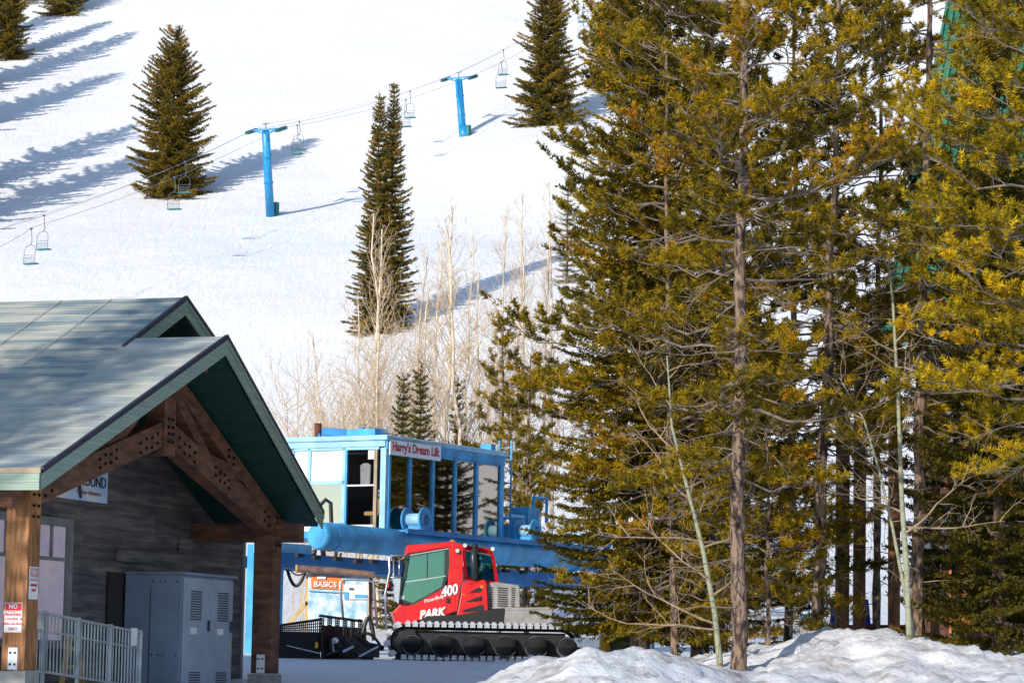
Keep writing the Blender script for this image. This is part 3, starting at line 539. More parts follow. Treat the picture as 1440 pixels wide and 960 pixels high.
# tracks
for side,(ya,yb) in enumerate(((0,.95),(1.95,2.9))):
    tk = MB().box(q(640,800,(ya+yb)/2), 3.6, .5, .28).build('track', M['black'], cat, local=True)
    xa, xb, zt, zb, r_ = q(180,0).x, q(1290,0).x, q(0,655).z, .05, .36
    path = []
    zc = (zt+zb)/2; rr_ = (zt-zb)/2
    n1 = 46
    for i in range(n1): t_ = i/n1; path.append((Vector((xa+(xb-xa)*t_,0,zb)), Vector((0,0,-1))))
    for i in range(9): a = -math.pi/2+math.pi*i/9; path.append((Vector((xb+rr_*math.cos(a),0,zc+rr_*math.sin(a))), Vector((math.cos(a),0,math.sin(a)))))
    for i in range(n1): t_ = i/n1; path.append((Vector((xb+(xa-xb)*t_,0,zt)), Vector((0,0,1))))
    for i in range(9): a = math.pi/2+math.pi*i/9; path.append((Vector((xa+rr_*math.cos(a),0,zc+rr_*math.sin(a))), Vector((math.cos(a),0,math.sin(a)))))
    belt = MB(); m_ = len(path)
    me_ = None
    base = None
    for k in range(0, m_, 2):
        c, nrm = path[k]; tg = Vector((nrm.z,0,-nrm.x))
        b = MB().box(Vector((0,0,-.01)), .125, yb-ya, .11, (1,0,0),(0,1,0),(0,0,1)); b.box(Vector((0,0,.02)), .15, (yb-ya)*.99, .03)
        for yy in (-.42,-.2,.02,.24,.42): b.box(Vector((0,yy*(yb-ya),.02)), .07,.03,.12)
        if me_ is None:
            o = b.build('track_pad', M['track'], tk, local=True); me_ = o.data
        else:
            o = bpy.data.objects.new('track_pad', me_); C.objects.link(o); o.parent = tk
        o.matrix_local = Matrix.Translation(c+Vector((0,(ya+yb)/2,0))-tk.location) @ Matrix((tg,Vector((0,1,0)),nrm)).transposed().to_4x4()
    MB().disc(Vector((xa-.02,(ya+yb)/2,zc)),(0,1,0),rr_-.05,.6,24).build('drive_sprocket', M['black'], tk, local=True)
    bl = MB()
    for yy in (.1,.5,.8):
        pts = [c-nm*.07+Vector((0,ya+(yb-ya)*yy,0)) for c,nm in path]; pts.append(pts[0])
        bl.tube(pts,.03,4,cap=False)
    bl.build('belt', M['black'], tk, local=True)
    for X in (235,440,650,860,1070,1275):
        r2 = .27 if X in (235,1275) else .30
        wh = MB().lathe(q(X,798,ya+.02),(0,1,0),[(.05,.01),(.05,r2-.06),(.0,r2-.05),(-.01,r2-.03),(.0,r2),(.3,r2)],28).build('wheel', M['tyre'], cat, local=True) if side==0 else MB().disc(q(X,798,ya+.2),(0,1,0),r2,.3,20).build('wheel', M['black'], cat, local=True)
        if side==0:
            h2 = MB().lathe(q(X,798,ya+.065),(0,1,0),[(-.05,.01),(-.05,.05),(-.01,.06),(0,.16)],16).build('hub', M['interior'], wh, local=True); m_2 = MB()
            for k in range(5): m_2.disc(q(X,798,ya+.01)+Vector((math.cos(k*1.2566)*.055,0,math.sin(k*1.2566)*.055)),(0,1,0),.009,.02,6)
            MB().lathe(q(X,798,ya),(0,1,0),[(.0,r2-.045),(-.015,r2-.04),(-.015,r2-.025),(.0,r2-.02)],28).build('rim', M['rim'], wh, local=True)
            m_2.build('lug_nuts', M['alu'], wh, local=True)
# chassis
cp('chassis',[(280,640),(330,600),(560,585),(745,548),(858,540),(850,648),(300,680)],.35,2.2,'black')
YB = .42; WD = 2.06
MB().box(q(700,800,.62),4.1,.5,.72).build('inner_track_frame', M['black'], cat, local=True)  # black box added to darken the gaps between the wheels
low = cp('cab_body',[(100,580),(165,508),(240,518),(445,402),(470,385),(525,372),(530,565),(460,590),(300,625),(160,672),(125,640)],YB,WD,'red',bev=.03)
cp('roof',[(185,128),(205,122),(275,116),(490,92),(575,112),(575,150),(470,134),(205,183),(188,182)],YB,WD,'red',bev=.03)
for yy,t_ in ((YB,.09),(YB+WD-.09,.09)):
    cp('door_pillar',[(475,134),(570,112),(572,350),(545,560),(526,568),(526,372),(470,385),(478,250)],yy,t_,'red',bev=.01)
    cp('door_frame',[(190,190),(207,186),(185,370),(160,490),(142,498)],yy,t_,'frame_dark'); cp('door_frame',[(207,186),(470,137),(470,150),(212,202)],yy,t_,'pale_blue' if 0 else 'frame_dark'); cp('door_frame',[(185,368),(456,322),(456,330),(184,378)],yy-.01,t_,'alu'); cp('door_frame',[(446,152),(476,150),(474,330),(440,402),(425,408),(446,330)],yy,t_,'frame_dark')
    cp('door_frame',[(140,500),(160,488),(235,512),(440,398),(430,415),(238,526),(150,506)],yy,t_,'frame_dark'); cp('window_bar',[(326,182),(334,180),(334,344),(326,346)],yy-.005,t_,'frame_dark')
    cp('window_trim',[(210,188),(472,137),(472,143),(212,194)],yy-.012,.01,'alu')
    cp('pane',[(212,202),(446,155),(446,322),(190,366)],yy+.03,.01,'glass_cat'); cp('pane',[(184,380),(446,332),(430,400),(238,512),(160,490)],yy+.03,.01,'glass_cat')
cp('windscreen',[(190,190),(200,188),(150,500),(140,500)],YB+.09,WD-.18,'glass_cat')
cp('cab_rear_wall',[(470,134),(500,134),(500,560),(470,560)],YB+.1,WD-.2,'interior'); cp('seat',[(330,300),(400,270),(410,470),(330,500),(300,470)],YB+.9,.55,'interior',bev=.03); cp('seat_insert',[(335,300),(392,285),(392,420),(335,450)],YB+.88,.02,'grey_cloth')
cp('dashboard',[(165,480),(240,400),(250,500),(200,540)],YB+.2,WD-.4,'interior'); MB().disc(q(262,395,YB+.9),(1,0,-.5),.19,.03,18).build('steering_wheel', M['black'], cat, local=True)
# rear window section turned inwards
def yr(X): return YB+max(0,(X-575)/4.8/58.3)*.55
def rp(name,pts,m,t=.05,d=0): 
    return MB().prism([q(a,b,yr(a)+d) for a,b in pts], Vector((0,t,0))).build(name,M[m],cat,local=True)
rp('rear_roof',[(560,112),(770,133),(775,172),(640,155),(575,150)],'red',1.5); rp('rear_pillar',[(760,133),(790,180),(822,360),(800,362),(770,185),(757,172)],'red',.12); rp('rear_pillar',[(570,150),(585,152),(605,330),(690,345),(690,352),(580,345)],'red_dull',.1)
rp('pane',[(585,152),(770,182),(800,360),(690,345),(605,330)],'glass_cat',.01,.02); rp('rear_inner_wall',[(640,160),(690,165),(720,350),(660,340)],'grey_cloth',.02,.5)
rp('sill',[(585,330),(800,356),(800,372),(585,350)],'red',.3)
pod = cp('engine_side_pod',[(565,372),(590,362),(720,346),(733,372),(748,570),(535,596),(562,440)],YB-.03,.4,'red',bev=.02)
for s_ in ([(610,380),(690,362),(640,370),(600,374)],[(608,440),(690,392),(708,395),(695,430)],[(596,495),(700,455),(705,490),(600,500)],[(570,560),(600,545),(712,512),(720,555),(580,568)]): cp('air_slot',s_,YB-.045,.02,'black',pod)
cp('pod_edge',[(560,372),(572,370),(545,596),(530,600)],YB-.02,.3,'black')
MB().tube([q(652,350,YB-.05),q(640,200,YB-.02),q(650,128,YB)],[.085,.08,.07],12).build('exhaust_pipe', M['frame_dark'], cat, local=True, smooth=True)
MB().lathe(q(650,122,YB),(0,0,1),[(-.06,.03),(-.03,.085),(.02,.085),(.06,.03)],12).build('exhaust_cap', M['black'], cat, local=True, smooth=True)
eb = cp('engine_cover',[(736,372),(800,358),(950,378),(960,390),(966,528),(748,545)],YB+.15,1.7,'catgrey',bev=.02)
sl = MB()
for X0,X1 in ((762,782),(812,880),(905,930)):
    for k in range(9): sl.add([q(X0,395+k*15,YB+.14),q(X1,397+k*15,YB+.14),q(X1,405+k*15,YB+.14),q(X0,403+k*15,YB+.14)],[(0,1,2,3)])
sl.build('grille_slots', M['black'], eb, local=True)
cp('rear_tray',[(862,545),(1150,530),(1180,530),(1180,640),(840,640)],YB-.05,2.1,'catgrey',bev=.01); cp('tray_lip',[(860,535),(1190,522),(1190,536),(862,550)],YB-.07,2.1,'catgrey')
# lamps
MB().lathe(q(497,118,YB+.1),(0,0,1),[(0,.07),(.1,.065),(.14,.03)],12).build('beacon', M['amber'], cat, local=True, smooth=True)
for X,Y in ((530,155),(580,118),(768,138)):
    l = MB().disc(q(X,Y,YB-.05),(0,1,0),.06,.06,14).build('work_lamp', M['frame_dark'], cat, local=True); MB().disc(q(X,Y,YB-.085),(0,1,0),.05,.01,14).build('lens', M['lens'], l, local=True)
MB().box(q(700,395,YB-.05),.09,.03,.07).build('tail_lamp', M['amber'], cat, local=True); MB().box(q(575,450,YB-.04),.1,.02,.025).build('side_marker', M['amber'], cat, local=True)
MB().box(q(186,520,YB-.03),.16,.03,.05).build('door_handle', M['black'], cat, local=True); MB().box(q(475,490,YB-.03),.07,.03,.12).build('door_latch', M['black'], cat, local=True)
cp('door_seam',[(458,395),(464,393),(462,580),(456,582)],YB-.006,.005,'red_dull',low)
def ctext(s,X,Y,size,m,sl=0,bold=0,sx=1,name='lettering',y=YB-.03):
    cu = bpy.data.curves.new(name,'FONT'); cu.body = s; cu.size = size; cu.extrude = .003; cu.offset = bold; cu.shear = .3; cu.materials.append(m); cu.resolution_u = 3
    o = bpy.data.objects.new(name,cu); C.objects.link(o); o.parent = cat; o.location = q(X,Y,y); o.rotation_euler = (R(90),-R(sl),0); o.scale = (sx,1,1); to_mesh(o)
ctext('400',430,468,.34,M['white'],13,.012,.78); ctext('PistenBully',314,512,.115,M['white'],17,.002,1.0); ctext('PARK',284,618,.27,M['white'],9,.014,.92); ctext('N',148,488,.12,M['white'],0,.004)
# front guard, mirrors, steps
gr = MB()
gr.tube([q(60,700,.2),q(48,450,.2),q(75,300,.2),q(68,215,.2),q(80,200,.2),q(170,198,.2)],.028,8).tube([q(98,215,.3),q(102,330,.3),q(75,420,.3)],.022,6).tube([q(140,215,.35),q(140,330,.3)],.022,6).tube([q(70,345,.25),q(160,345,.3)],.022,6)
gr.build('guard_rail', M['alu'], cat, local=True, smooth=True)
mr = MB().prism([q(95,352,.28),q(150,350,.28),q(140,520,.28),q(112,500,.28)],Vector((0,.03,0))).build('mirror', M['alu'], cat, local=True); MB().lathe(q(80,400,.25),(0,1,0),[(0,.04),(0,.09),(.08,.08)],12).build('headlight', M['black'], cat, local=True); MB().box(q(68,398,.2),.03,.03,.12).build('reflector', M['sign_red'], cat, local=True)
# blade
def z7(X,Y,y=0.): return q(X+(380-530)*4.8, Y, y)
bd = MB()
pr = [(.0,.0),(.10,.14),(.12,.30),(.06,.52),(.02,.62)]
a_, b_ = z7(50,900,-.9), z7(345,900,-.35)
for i in range(len(pr)-1):
    (d0,h0),(d1,h1) = pr[i],pr[i+1]; nrm = Vector((.12,-1,0))
    pts = [a_+nrm*-d0+K*h0,b_+nrm*-d0+K*h0,b_+nrm*-d1+K*h1,a_+nrm*-d1+K*h1]; bd.prism(pts, Vector((0,.05,0)))
blade = bd.build('blade', M['black'], cat, local=True)
bd = MB(); bd.prism([b_,b_+K*.8,z7(640,780,1.7)+K*.35,z7(640,900,1.7)],Vector((.05,.05,0))); bd.build('blade_centre', M['black'], cat, local=True)
def lattice(p,qq,h,nx_,nz_,nm):
    m_ = MB(); p = Vector(p); qq = Vector(qq); h1 = h if hasattr(h,'__len__') else (h,h)
    for i in range(nx_+1): c = p.lerp(qq,i/nx_); m_.beam(c,c+K*(h1[0]+(h1[1]-h1[0])*i/nx_),.03,.025,up=(0,1,0))
    for j in range(nz_+1): m_.beam(p+K*h1[0]*j/nz_,qq+K*h1[1]*j/nz_,.03,.025)
    return m_.build(nm, M['black'], cat, local=True)
lattice(a_+Vector((0,.05,.62)),b_+Vector((0,.05,.62)),(.12,.30),22,4,'mesh_guard'); 
MB().beam(a_+Vector((0,.04,.76)),b_+Vector((0,.04,.95)),.05,.05).build('guard_rail', M['black'], cat, local=True)
for k in range(6):
    X = 335+k*52; lattice(z7(X,745,-.2+k*.2),z7(X+24,750,-.1+k*.2),.42,2,8,'mesh_guard')
MB().beam(z7(330,612,-.2),z7(620,640,.9),.05,.06).build('guard_rail', M['black'], cat, local=True)
MB().box(z7(316,810,-.95),.07,.04,.14).build('reflector', M['yellow'], cat, local=True)
MB().box(z7(230,840,-.98),.8,.02,.02,(1,0,-.22)).build('wear_strip', M['track'], cat, local=True)
am = MB(); am.tube(cat_curve(z7(615,780,.2),z7(700,770,.2),-.55),.05,8); am.tube([z7(480,760,0),z7(560,870,0),z7(730,890,.3)],.06,8); am.tube([z7(560,720,.1),z7(660,800,.1),z7(760,820,.3)],.07,8)
am.tube([z7(380,870,-.1),z7(520,820,0),z7(640,880,0)],.05,6); am.tube([z7(410,740,-.2),z7(470,860,0),z7(600,800,.1)],.045,6); am.box(z7(460,800,.3),.9,.6,.35); am.box(z7(640,850,.4),.7,.6,.25); am.tube(cat_curve(z7(430,780,-.2),z7(600,790,-.1),.2),.03,6)
am.tube(cat_curve(z7(600,740,.1),z7(740,800,.2),-.15),.035,6)
am.build('push_frame', M['black'], cat, local=True)
hy = MB(); hy.tube([z7(490,850,-.2),z7(560,815,-.15)],.035,8).tube([z7(600,880,-.1),z7(730,810,0)],.03,8).tube([z7(420,760,-.25),z7(430,850,-.25)],.025,8); hy.box(z7(760,890,-.05),.45,.2,.04); hy.build('hydraulic_ram', M['alu'], cat, local=True)
MB().lathe(z7(440,775,-.25),(0,1,0),[(0,.03),(0,.07),(.1,.07)],12).build('coupling', M['alu'], cat, local=True)
gu = MB().tube([z7(490,625,.9),z7(462,385,.9),z7(478,358,.9),z7(655,360,.9),z7(690,375,.9),z7(725,690,.9)],.032,8).build('hoop_rail', M['alu'], cat, local=True, smooth=True)
# rear tiller behind spruce
tl = MB(); tl.tube([q(1290,560,.5),q(1420,430,.5),q(1500,520,.5)],.06,8); tl.beam(q(1290,620,1.2),q(1560,700,1.2),.12,.12); tl.box(q(1480,760,1.2),1.1,2.4,.22); tl.box(q(1560,650,1.2),.5,2.2,.12,(1,0,-.6),(0,1,0),(.6,0,1)); tl.build('tiller', M['cab_grey'], cat, local=True)
# ------------------------------------------------------------ lift line up the hill
AL = Vector((.89,-.45,0)).normalized()
ropeA = [P(-160,382,188),P(0,322,205),P(354,183,245),P(626,110,275),P(820,-2,300),P(1000,-100,322)]
def ropept(pts,x):
    best = None
    for a,b in zip(pts,pts[1:]):
        for i in range(41):
            c = a.lerp(b,i/40)-K*(.55*4*(i/40)*(1-i/40)); d = c-Vector((0,0,0)); px = 720+FPX*c.dot(RT)/c.dot(FW)
            if best is None or abs(px-x) < best[0]: best = (abs(px-x),c)
    return best[1]
def ropepath(off):
    out = []
    for a,b in zip(ropeA,ropeA[1:]):
        for i in range(12): out.append(a.lerp(b,i/12)-K*(.55*4*(i/12)*(1-i/12))+off)
    out.append(ropeA[-1]+off); return out
ofB = AL*2.85
for nm,off,lab in (('far',Vector((0,0,0)),'steel haul rope carrying chairs on the far side of the towers'),('near',ofB,'steel haul rope carrying chairs on the near side of the towers'),('com',AL*1.45+K*.45,'thin communication cable running over the tower tops')):
    tag(MB().tube(ropepath(off),.016 if nm!='com' else .011,5).build('haul_rope' if nm!='com' else 'communication_cable',M['cable'],smooth=True),lab,'cable')
def tower(top, basep, lab):
    t = thing('lift_tower',lab,'lift tower',tuple(basep),group='blue lift towers on the slope')
    mid = top+AL*1.43; head = mid-K*.25; b = Vector(basep)-K*.6
    MB().tube([b,head],[.37,.33],18).build('mast', M['tower_blue'], t, smooth=True)
    MB().tube([b+K*.3,b+K*1.7],.44,18).build('base_sleeve', M['tower_blue'], t, smooth=True)
    la = MB(); lb = b+AL*.2+Vector((-.2,-.42,0)); lt = head+AL*.2+Vector((-.2,-.40,0))
    for o_ in (-.18,.18): la.tube([lb+AL*o_+K*1.8,lt+AL*o_],.025,4)
    for k in range(24): c_ = (lb+K*1.8).lerp(lt,k/24); la.tube([c_-AL*.18,c_+AL*.18],.018,4)
    la.build('ladder', M['tower_blue'], t)
    for f_ in (.45,.75): MB().disc(b.lerp(head,f_),(head-b),.40,.09,18).build('flange', M['tower_blue'], t)
    MB().box(b+K*1.0+AL*.42,.45,.5,1.5,AL,Vector((.45,.89,0)),K).build('access_box', M['teal'], t)
    MB().beam(mid-AL*1.45-K*.05,mid+AL*1.45-K*.05,.14,.14).build('crossarm', M['tower_blue'], t)
    for s_ in (-1,1):
        MB().tube([head-K*.15,mid+AL*s_*1.1-K*.1],.06,6).build('arm_strut', M['tower_blue'], t)
        D_ = Vector((.42,.84,.33)).normalized(); c = mid+AL*s_*1.43-K*.12
        sh_ = MB().beam(c-D_*.85,c+D_*.85,.12,.12).build('sheave_train', M['tower_blue'], t)
        for k in (-.75,-.45,-.15,.15,.45,.75): MB().disc(c+D_*k+K*.02,AL,.15,.10,12).build('sheave', M['chair_metal'], sh_)
        MB().beam(c-D_*.8+AL*.16,c+D_*.8+AL*.16,.1,.26).build('catwalk', M['teal'], sh_)
    MB().tube([head,mid+K*.45],.05,6).build('lifting_frame', M['chair_metal'], t); MB().tube([mid+K*.45-AL*.3,mid+K*.45+AL*.3],.04,6).build('lifting_bar', M['chair_metal'], t)
t1 = P(353,184,245)+K*.05; t2 = P(626,111,275)+K*.05
tower(t1, hit(381,304), 'lower blue lift tower standing beside the big lone spruce'); tower(t2, hit(652,194), 'upper blue lift tower between the twin spires and the crest trees')
def chair_mesh():
    t = bpy.data.objects.new('lift_chair',None); C.objects.link(t)
    X, Yv = Vector((1,0,0)), Vector((0,1,0))
    h = MB().tube([(0,0,.03),(.02,.05,-.35),(.12,.0,-.9),(.0,0,-1.15)],.028,6); h.box((0,0,0),.08,.25,.1); h.build('hanger', M['chair_metal'], t, local=True)
    f = MB(); f.tube([(-.5,-.1,-2.35),(-.5,-.05,-1.5),(-.35,0,-1.22),(0,0,-1.12),(.35,0,-1.22),(.5,-.05,-1.5),(.5,-.1,-2.35)],.02,6); f.tube([(-.5,-.1,-1.85),(.5,-.1,-1.85)],.015,5)
    for k in range(7): f.tube([(-.42+.14*k,-.12,-2.4),(-.42+.14*k,-.14,-2.02)],.014,4)
    f.tube([(-.45,-.14,-2.02),(.45,-.14,-2.02)],.016,4)
    f.build('frame', M['chair_metal'], t, local=True)
    MB().box((0,.12,-2.42),1.06,.48,.08).build('seat', M['teal'], t, local=True, bevel=.02); return t
proto = chair_mesh(); first = True
def copy_tree(o, parent=None):
    c = o.copy(); C.objects.link(c); c.parent = parent
    for chd in list(o.children): copy_tree(chd, c)
    return c
ch_list = [(64,0,'empty chair on the far rope, second from the left edge'),(43,1,'empty chair on the near rope at the left edge, lowest of all'),(258,0,'empty chair hanging in front of the big lone spruce, right of its pair'),(244,1,'empty chair hanging lowest in front of the big lone spruce'),
 (423,0,'empty chair just right of the lower tower, upper of its pair'),(416,1,'empty chair just right of the lower tower, lower of its pair'),(576,0,'empty chair just right of the twin spires, upper of its pair'),(572,1,'empty chair just right of the twin spires, lower of its pair'),
 (706,0,'empty chair between upper tower and crest spruce, upper of its pair'),(704,1,'empty chair between upper tower and crest spruce, lower of its pair'),(820,0,'empty chair at the top edge right of the crest spruce'),(819,1,'empty chair right of the crest spruce, lower of its pair')]
for px,side,lab in ch_list:
    o = proto if first else copy_tree(proto); first = False
    rp_ = ropept([p+(ofB if side else Vector((0,0,0))) for p in ropeA], px)
    if side: rp_ = rp_
    o.location = rp_; o.rotation_euler = (0,0,math.atan2(AL.y,AL.x)+rnd.uniform(-.12,.12)); tag(o,lab,'lift chair','empty chairs hanging on the lift')
#TREES
# ------------------------------------------------------------ lodge behind the trees at right
lg = thing('timber_lodge','dark timber lodge with steep green metal roof behind the right hand trees','lodge', tuple(P(1380,905,84)))
def lq(name,pts,t,m,par=lg): return MB().prism([P(x,y,D) for x,y,D in pts], Vector((0,t,0))).build(name,M[m],par)
tl_, tr_, br_, bl_ = P(1345,-60,92), P(1760,-40,92), P(1760,500,84), P(1238,470,84)
rf = MB().prism([tl_,tr_,br_,bl_], Vector((0,.25,-.05))).build('roof', M['lodge_green'], lg)
for i in range(44):
    a = bl_.lerp(br_,i/44); b = tl_.lerp(tr_,i/44); MB().beam(a+Vector((0,-.03,.02)),b+Vector((0,-.03,.02)),.07,.12,up=(0,-1,.4)).build('roof_rib', M['lodge_green'], rf)
lq('fascia',[(1234,468,83.8),(1760,500,83.8),(1760,514,83.8),(1234,482,83.8)],.1,'fascia'); 
lq('wall',[(1300,486,85),(1760,500,85),(1760,905,85),(1300,905,85)],.3,'lodge_wood')
for i in range(14):
    y0 = 520+i*27; lq('wall_log',[(1301,y0,84.98),(1760,y0+6,84.98),(1760,y0+11,84.98),(1301,y0+5,84.98)],.03,'lodge_post')
for x in (1345,1400,1455): 
    f = lq('window',[(x-16,560,84.9),(x+18,561,84.9),(x+18,640,84.9),(x-16,639,84.9)],.06,'lodge_post'); lq('pane',[(x-13,564,84.86),(x+15,565,84.86),(x+15,636,84.86),(x-13,635,84.86)],.03,'glass_win',f)
lq('door',[(1335,800,84.9),(1365,800,84.9),(1365,890,84.9),(1335,890,84.9)],.06,'orange'); 
# timber deck frame in front of the lodge
dk = thing('timber_deck','tall brown timber posts and beams of the lodge deck between the pines','deck', tuple(P(1215,892,69)))
def post(x,y0,y1,w_,D): 
    a, b = P(x,y1,D), P(x,y0,D); b.x = a.x; 
    return MB().prism([a+Vector((-w_/2,-w_/2,-.6)),a+Vector((w_/2,-w_/2,-.6)),a+Vector((w_/2,w_/2,-.6)),a+Vector((-w_/2,w_/2,-.6))],K*(b.z-a.z+.6)).build('post', M['lodge_post'], dk, bevel=.015)
post(1184,480,892,.30,69); post(1208,480,892,.27,69.4); post(1257,480,885,.25,68); post(1315,640,890,.2,70)
MB().beam(P(1150,498,69),P(1290,503,69),.3,.3).build('beam', M['lodge_post'], dk); MB().beam(P(1170,884,70.5),P(1300,884,70.5),.25,.2).build('beam', M['lodge_wood'], dk)
MB().beam(P(1190,510,69.2),P(1170,545,69.2),.12,.14).build('brace', M['lodge_post'], dk); MB().beam(P(1204,510,69.2),P(1225,545,69.2),.12,.14).build('brace', M['lodge_post'], dk)
rl = thing('porch_railing','white picket railing on the raised lodge porch','railing', tuple(P(1320,770,76)))
for k in range(16): a = P(1296+k*5,768,76); MB().beam(a,a+K*.95,.035,.035,up=(0,1,0)).build('picket', M['white'], rl)
MB().beam(P(1292,770,76),P(1378,772,76),.08,.12).build('rail', M['white'], rl); a = P(1292,770,76)+K*.95; b = P(1378,772,76)+K*.95; MB().beam(a,b,.08,.06).build('rail', M['white'], rl)
MB().beam(P(1292,776,76.3),P(1420,778,76.3),1.2,.12).build('deck_edge', M['lodge_wood'], rl)
# small things at the foot of the trees
a = P(1132,872,80); sg2 = thing('direction_sign','narrow blue and white upright sign beyond the pines','sign', tuple(a-K*.8))
MB().box(a+K*.55,.26,.06,1.1).build('sign_panel', M['blue'], sg2, bevel=.02); MB().box(a+K*.6-Vector((0,.035,0)),.16,.02,.5).build('white_patch', M['white'], sg2); MB().box(a+K*.22-Vector((0,.035,0)),.25,.02,.08).build('white_band', M['white'], sg2); MB().box(a-K*.3,.3,.2,.66).build('plinth', M['catgrey'], sg2)
for i,(x,lab) in enumerate(((1175,'royal blue folded chair left of the first deck post'),(1216,'royal blue folded chair right of the second deck post'))):
    a = P(x,872,72); c = thing('folding_chair',lab,'chair',tuple(a-K*.4)); MB().prism([a+Vector((-.15,0,-.1)),a+Vector((.15,0,-.1)),a+Vector((.1,.1,.5)),a+Vector((-.05,.1,.55))],Vector((0,.05,0))).build('backrest', M['royal'], c); MB().box(a+Vector((0,-.15,-.1)),.36,.4,.05).build('seat', M['royal'], c)
    for s_ in (-.15,.15): MB().tube([a+Vector((s_,-.3,-.1)),a+Vector((s_,-.2,-.6))],.02,6).build('leg', M['black'], c)
a = P(953,905,66); tb_ = thing('snowy_table','grey metal table topped with snow in front of the blue column','table',tuple(a))
MB().box(a+K*.62,1.3,.8,.06).build('tabletop', M['galv'], tb_); sn_ = MB().box(a+K*.72,1.24,.76,.14).build('snow_layer', M['white'], tb_, bevel=.06)
for s_ in (-.55,.55): MB().tube([a+Vector((s_,-.3,.6)),a+Vector((s_,-.3,-.2))],.03,6).build('leg', M['galv'], tb_)
a = P(955,878,64); pk = MB().box(a,1.35,.2,.17).build('timber_plank', M['lodge_post']); tag(pk,'reddish brown timber rail in front of the pale blue column','timber rail')
a = P(878,912,66); bn = thing('green_bin','dark green bin half hidden by the snow bank under the spruce','bin',tuple(a)); MB().prism([a+Vector((-.42,-.3,-.2)),a+Vector((.42,-.3,-.2)),a+Vector((.48,-.3,.5)),a+Vector((-.48,-.3,.5))],Vector((0,.6,0))).build('bin_body', M['green_bin'], bn, bevel=.03); MB().box(a+K*.53,1.02,.66,.06).build('lid', M['green_bin'], bn, bevel=.02)
a = P(850,912,63); cn = MB().lathe(a,K,[(-.2,.13),(.0,.12),(.16,.11),(.22,.07),(.25,.02)],10).build('marker_cap', M['yellow']); tag(cn,'small yellow marker cap poking above the snow bank','marker')
# ------------------------------------------------------------ trees
class Sh:
    def __init__(s): s.p=[]; s.d=[]; s.l=[]; s.t=[]
    def add(s,p,d,l,t): s.p.append((p.x,p.y,p.z)); s.d.append((d.x,d.y,d.z)); s.l.append(l); s.t.append(t)
def needles(sh, off, name, m, parent, Kn, nl, nw, fwd=.7, seed=1, grav=0):
    g = np.random.RandomState(seed); p = np.array(sh.p)-np.array(off); d = np.array(sh.d); l = np.array(sh.l); t = np.array(sh.t); n = len(p)
    d /= np.linalg.norm(d,axis=1)[:,None]+1e-9
    P_ = np.repeat(p,Kn,0); D_ = np.repeat(d,Kn,0); L_ = np.repeat(l,Kn); T_ = np.repeat(t+g.normal(0,.13,n),Kn)+g.uniform(-.08,.08,n*Kn)
    s = g.uniform(0,1,n*Kn); rv = g.normal(size=(n*Kn,3)); rv -= D_*(rv*D_).sum(1)[:,None]; rv /= np.linalg.norm(rv,axis=1)[:,None]+1e-9
    nd = rv+D_*fwd; nd[:,2] += grav; nd /= np.linalg.norm(nd,axis=1)[:,None]
    b = P_+D_*(s*L_)[:,None]; sd = np.cross(nd,g.normal(size=(n*Kn,3))); sd /= np.linalg.norm(sd,axis=1)[:,None]+1e-9
    ln = nl*g.uniform(.75,1.2,n*Kn); v = np.empty((n*Kn,3,3)); v[:,0] = b-sd*nw/2; v[:,1] = b+sd*nw/2; v[:,2] = b+nd*ln[:,None]
    me = bpy.data.meshes.new(name); N_ = n*Kn; me.vertices.add(N_*3); me.vertices.foreach_set('co', v.reshape(-1).astype(np.float32)); me.loops.add(N_*3); me.loops.foreach_set('vertex_index', np.arange(N_*3,dtype=np.int32))
    me.polygons.add(N_); me.polygons.foreach_set('loop_start', np.arange(0,N_*3,3,dtype=np.int32)); me.polygons.foreach_set('loop_total', np.full(N_,3,dtype=np.int32))
    at = me.attributes.new('tint','FLOAT','POINT'); at.data.foreach_set('value', np.repeat(np.clip(T_,0,1),3).astype(np.float32)); me.materials.append(m); me.update(); me.validate()
    o = bpy.data.objects.new(name, me); C.objects.link(o); o.parent = parent; o['kind'] = 'stuff'; return o
TRI = [0]
def trunk_path(base, H, lean, g, wob=.05, n=12):
    return [base+Vector((lean[0]*i/n+g.uniform(-wob,wob)*(0<i<n), lean[1]*i/n+g.uniform(-wob,wob)*(0<i<n), H*i/n)) for i in range(n+1)]
def at_path(path, t):
    f = t*(len(path)-1); i = min(int(f),len(path)-2); return path[i].lerp(path[i+1], f-i)
def bark_tube(path, rad, n, wobble=.08, g=None):
    return MB().tube(path, rad, n)
